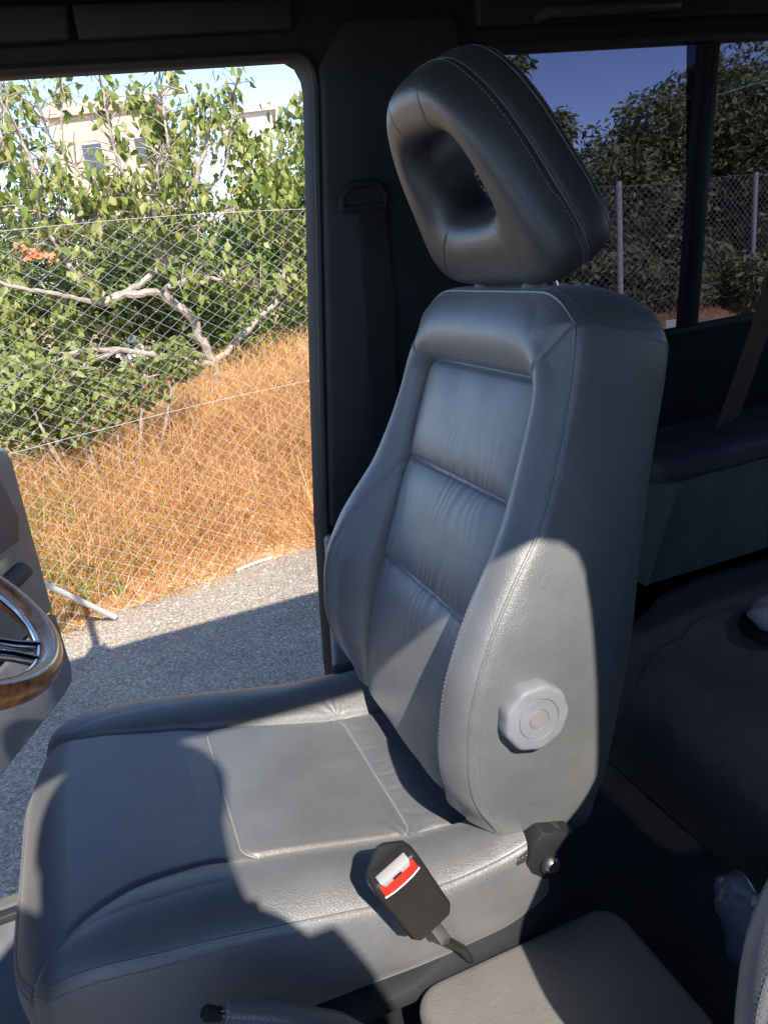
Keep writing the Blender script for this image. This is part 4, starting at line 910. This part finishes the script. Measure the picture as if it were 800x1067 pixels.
for k in range(9):
    P = [o+X[0]*(k*.66+.33+.30*math.cos(t))+X[2]*(zt2+.3+.26*math.sin(t))+X[1]*-.22 for t in np.linspace(0, math.pi, 10)]; mbx = MB(); n_ = len(P); mbx.add(P+[p+X[1]*.25 for p in P], [tuple(range(n_)), tuple(range(n_, 2*n_))[::-1]]+[(i, i+1, i+1+n_, i+n_) for i in range(n_-1)]+[(0, n_, 2*n_-1, n_-1)]); mbx.build('parapet_scallop', CREAM, e, False)
for zb3 in (.2, 2.6):
    MB().box((-1.3, -.6, zb3), (-.02, 3, zb3+.18), X, o).build('balcony', CREAM, e, False); MB().box((-1.3, -.6, zb3+.19), (-1.2, 3, zb3+1.0), X, o).build('balcony_rail', PALE, e, False)
house('flat_roofed_house', 'white flat roofed house glimpsed right of the treetop', 228, 283, 118, 44, 8, (PALE, PALE), [(.8, 4, .8, .9)])
e, X, o, w, zt2 = house('garden_shed', 'small shed with pale sloping roof seen through the branches', 96, 146, 297, 11.5, 2.0, (TERR, CREAM), [], 0, cornice=False)
zt2 = zt2-.0
mbr = MB(); mbr.add([o+X[0]*-.10+X[1]*-.15+X[2]*(zt2+.01), o+X[0]*(w+.06)+X[1]*-.15+X[2]*(zt2+.01), o+X[0]*(w-.1)+X[1]*1.3+X[2]*(zt2+.55), o+X[0]*.12+X[1]*1.3+X[2]*(zt2+.5), o+X[0]*-.10+X[1]*-.15+X[2]*(zt2+.05), o+X[0]*(w+.06)+X[1]*-.15+X[2]*(zt2+.05), o+X[0]*(w-.1)+X[1]*1.3+X[2]*(zt2+.6), o+X[0]*.12+X[1]*1.3+X[2]*(zt2+.55)], [(0, 1, 2, 3), (4, 5, 6, 7), (0, 1, 5, 4), (1, 2, 6, 5), (2, 3, 7, 6), (3, 0, 4, 7)]); mbr.build('roof', CREAM, e, False)
# white marker by the fence foot seen through the tinted glass
wm = MB().box((-.06, -.01, -.06), (.06, .01, .07), (np.array([.8, -.6, 0]), np.array([.6, .8, 0]), np.array([0, 0, 1.])), atd(702, 343, 6.2)).build('white_tag', WHITE, None, False, bevel=.004); tag(wm, 'small white plate low by the fence outside the tinted window', 'plate')

# ================================================================ LIGHT, SKY, CAMERA
sc = bpy.context.scene; w = bpy.data.worlds.new('World'); sc.world = w; w.use_nodes = True; nt = w.node_tree; bg = nt.nodes['Background']
sky = nt.nodes.new('ShaderNodeTexSky'); sky.sky_type = 'NISHITA'; sky.sun_disc = False
ldir = Vector((.02, 1, -.92)).normalized(); sd = -ldir
elev = math.asin(sd.z); sky.sun_elevation = elev; sky.sun_rotation = math.atan2(sd.x, sd.y); sky.air_density = .55; sky.dust_density = 0; sky.ozone_density = 1.2
nt.links.new(sky.outputs[0], bg.inputs[0]); bg.inputs[1].default_value = .12
sun = bpy.data.lights.new('sun', 'SUN'); sun.energy = 2.7; sun.angle = R(.6); sun.color = (1, .92, .80); so = bpy.data.objects.new('sun', sun); C.objects.link(so); so.rotation_euler = ldir.to_track_quat('-Z', 'Y').to_euler(); so.location = (0, -5, 6)
cd = bpy.data.cameras.new('camera'); cam = bpy.data.objects.new('camera', cd); C.objects.link(cam); sc.camera = cam
cam.matrix_world = Matrix(((CR[0], CU[0], -CF[0], CAM[0]), (CR[1], CU[1], -CF[1], CAM[1]), (CR[2], CU[2], -CF[2], CAM[2]), (0, 0, 0, 1)))
cd.sensor_fit = 'VERTICAL'; cd.sensor_height = 36; cd.lens = FOC/1067*36; cd.clip_start = .01; cd.clip_end = 500
sc.view_settings.view_transform = 'Standard'; sc.view_settings.look = 'None'; sc.view_settings.exposure = 1.85; sc.view_settings.gamma = 1
sc.cycles.max_bounces = 8; sc.cycles.transparent_max_bounces = 16
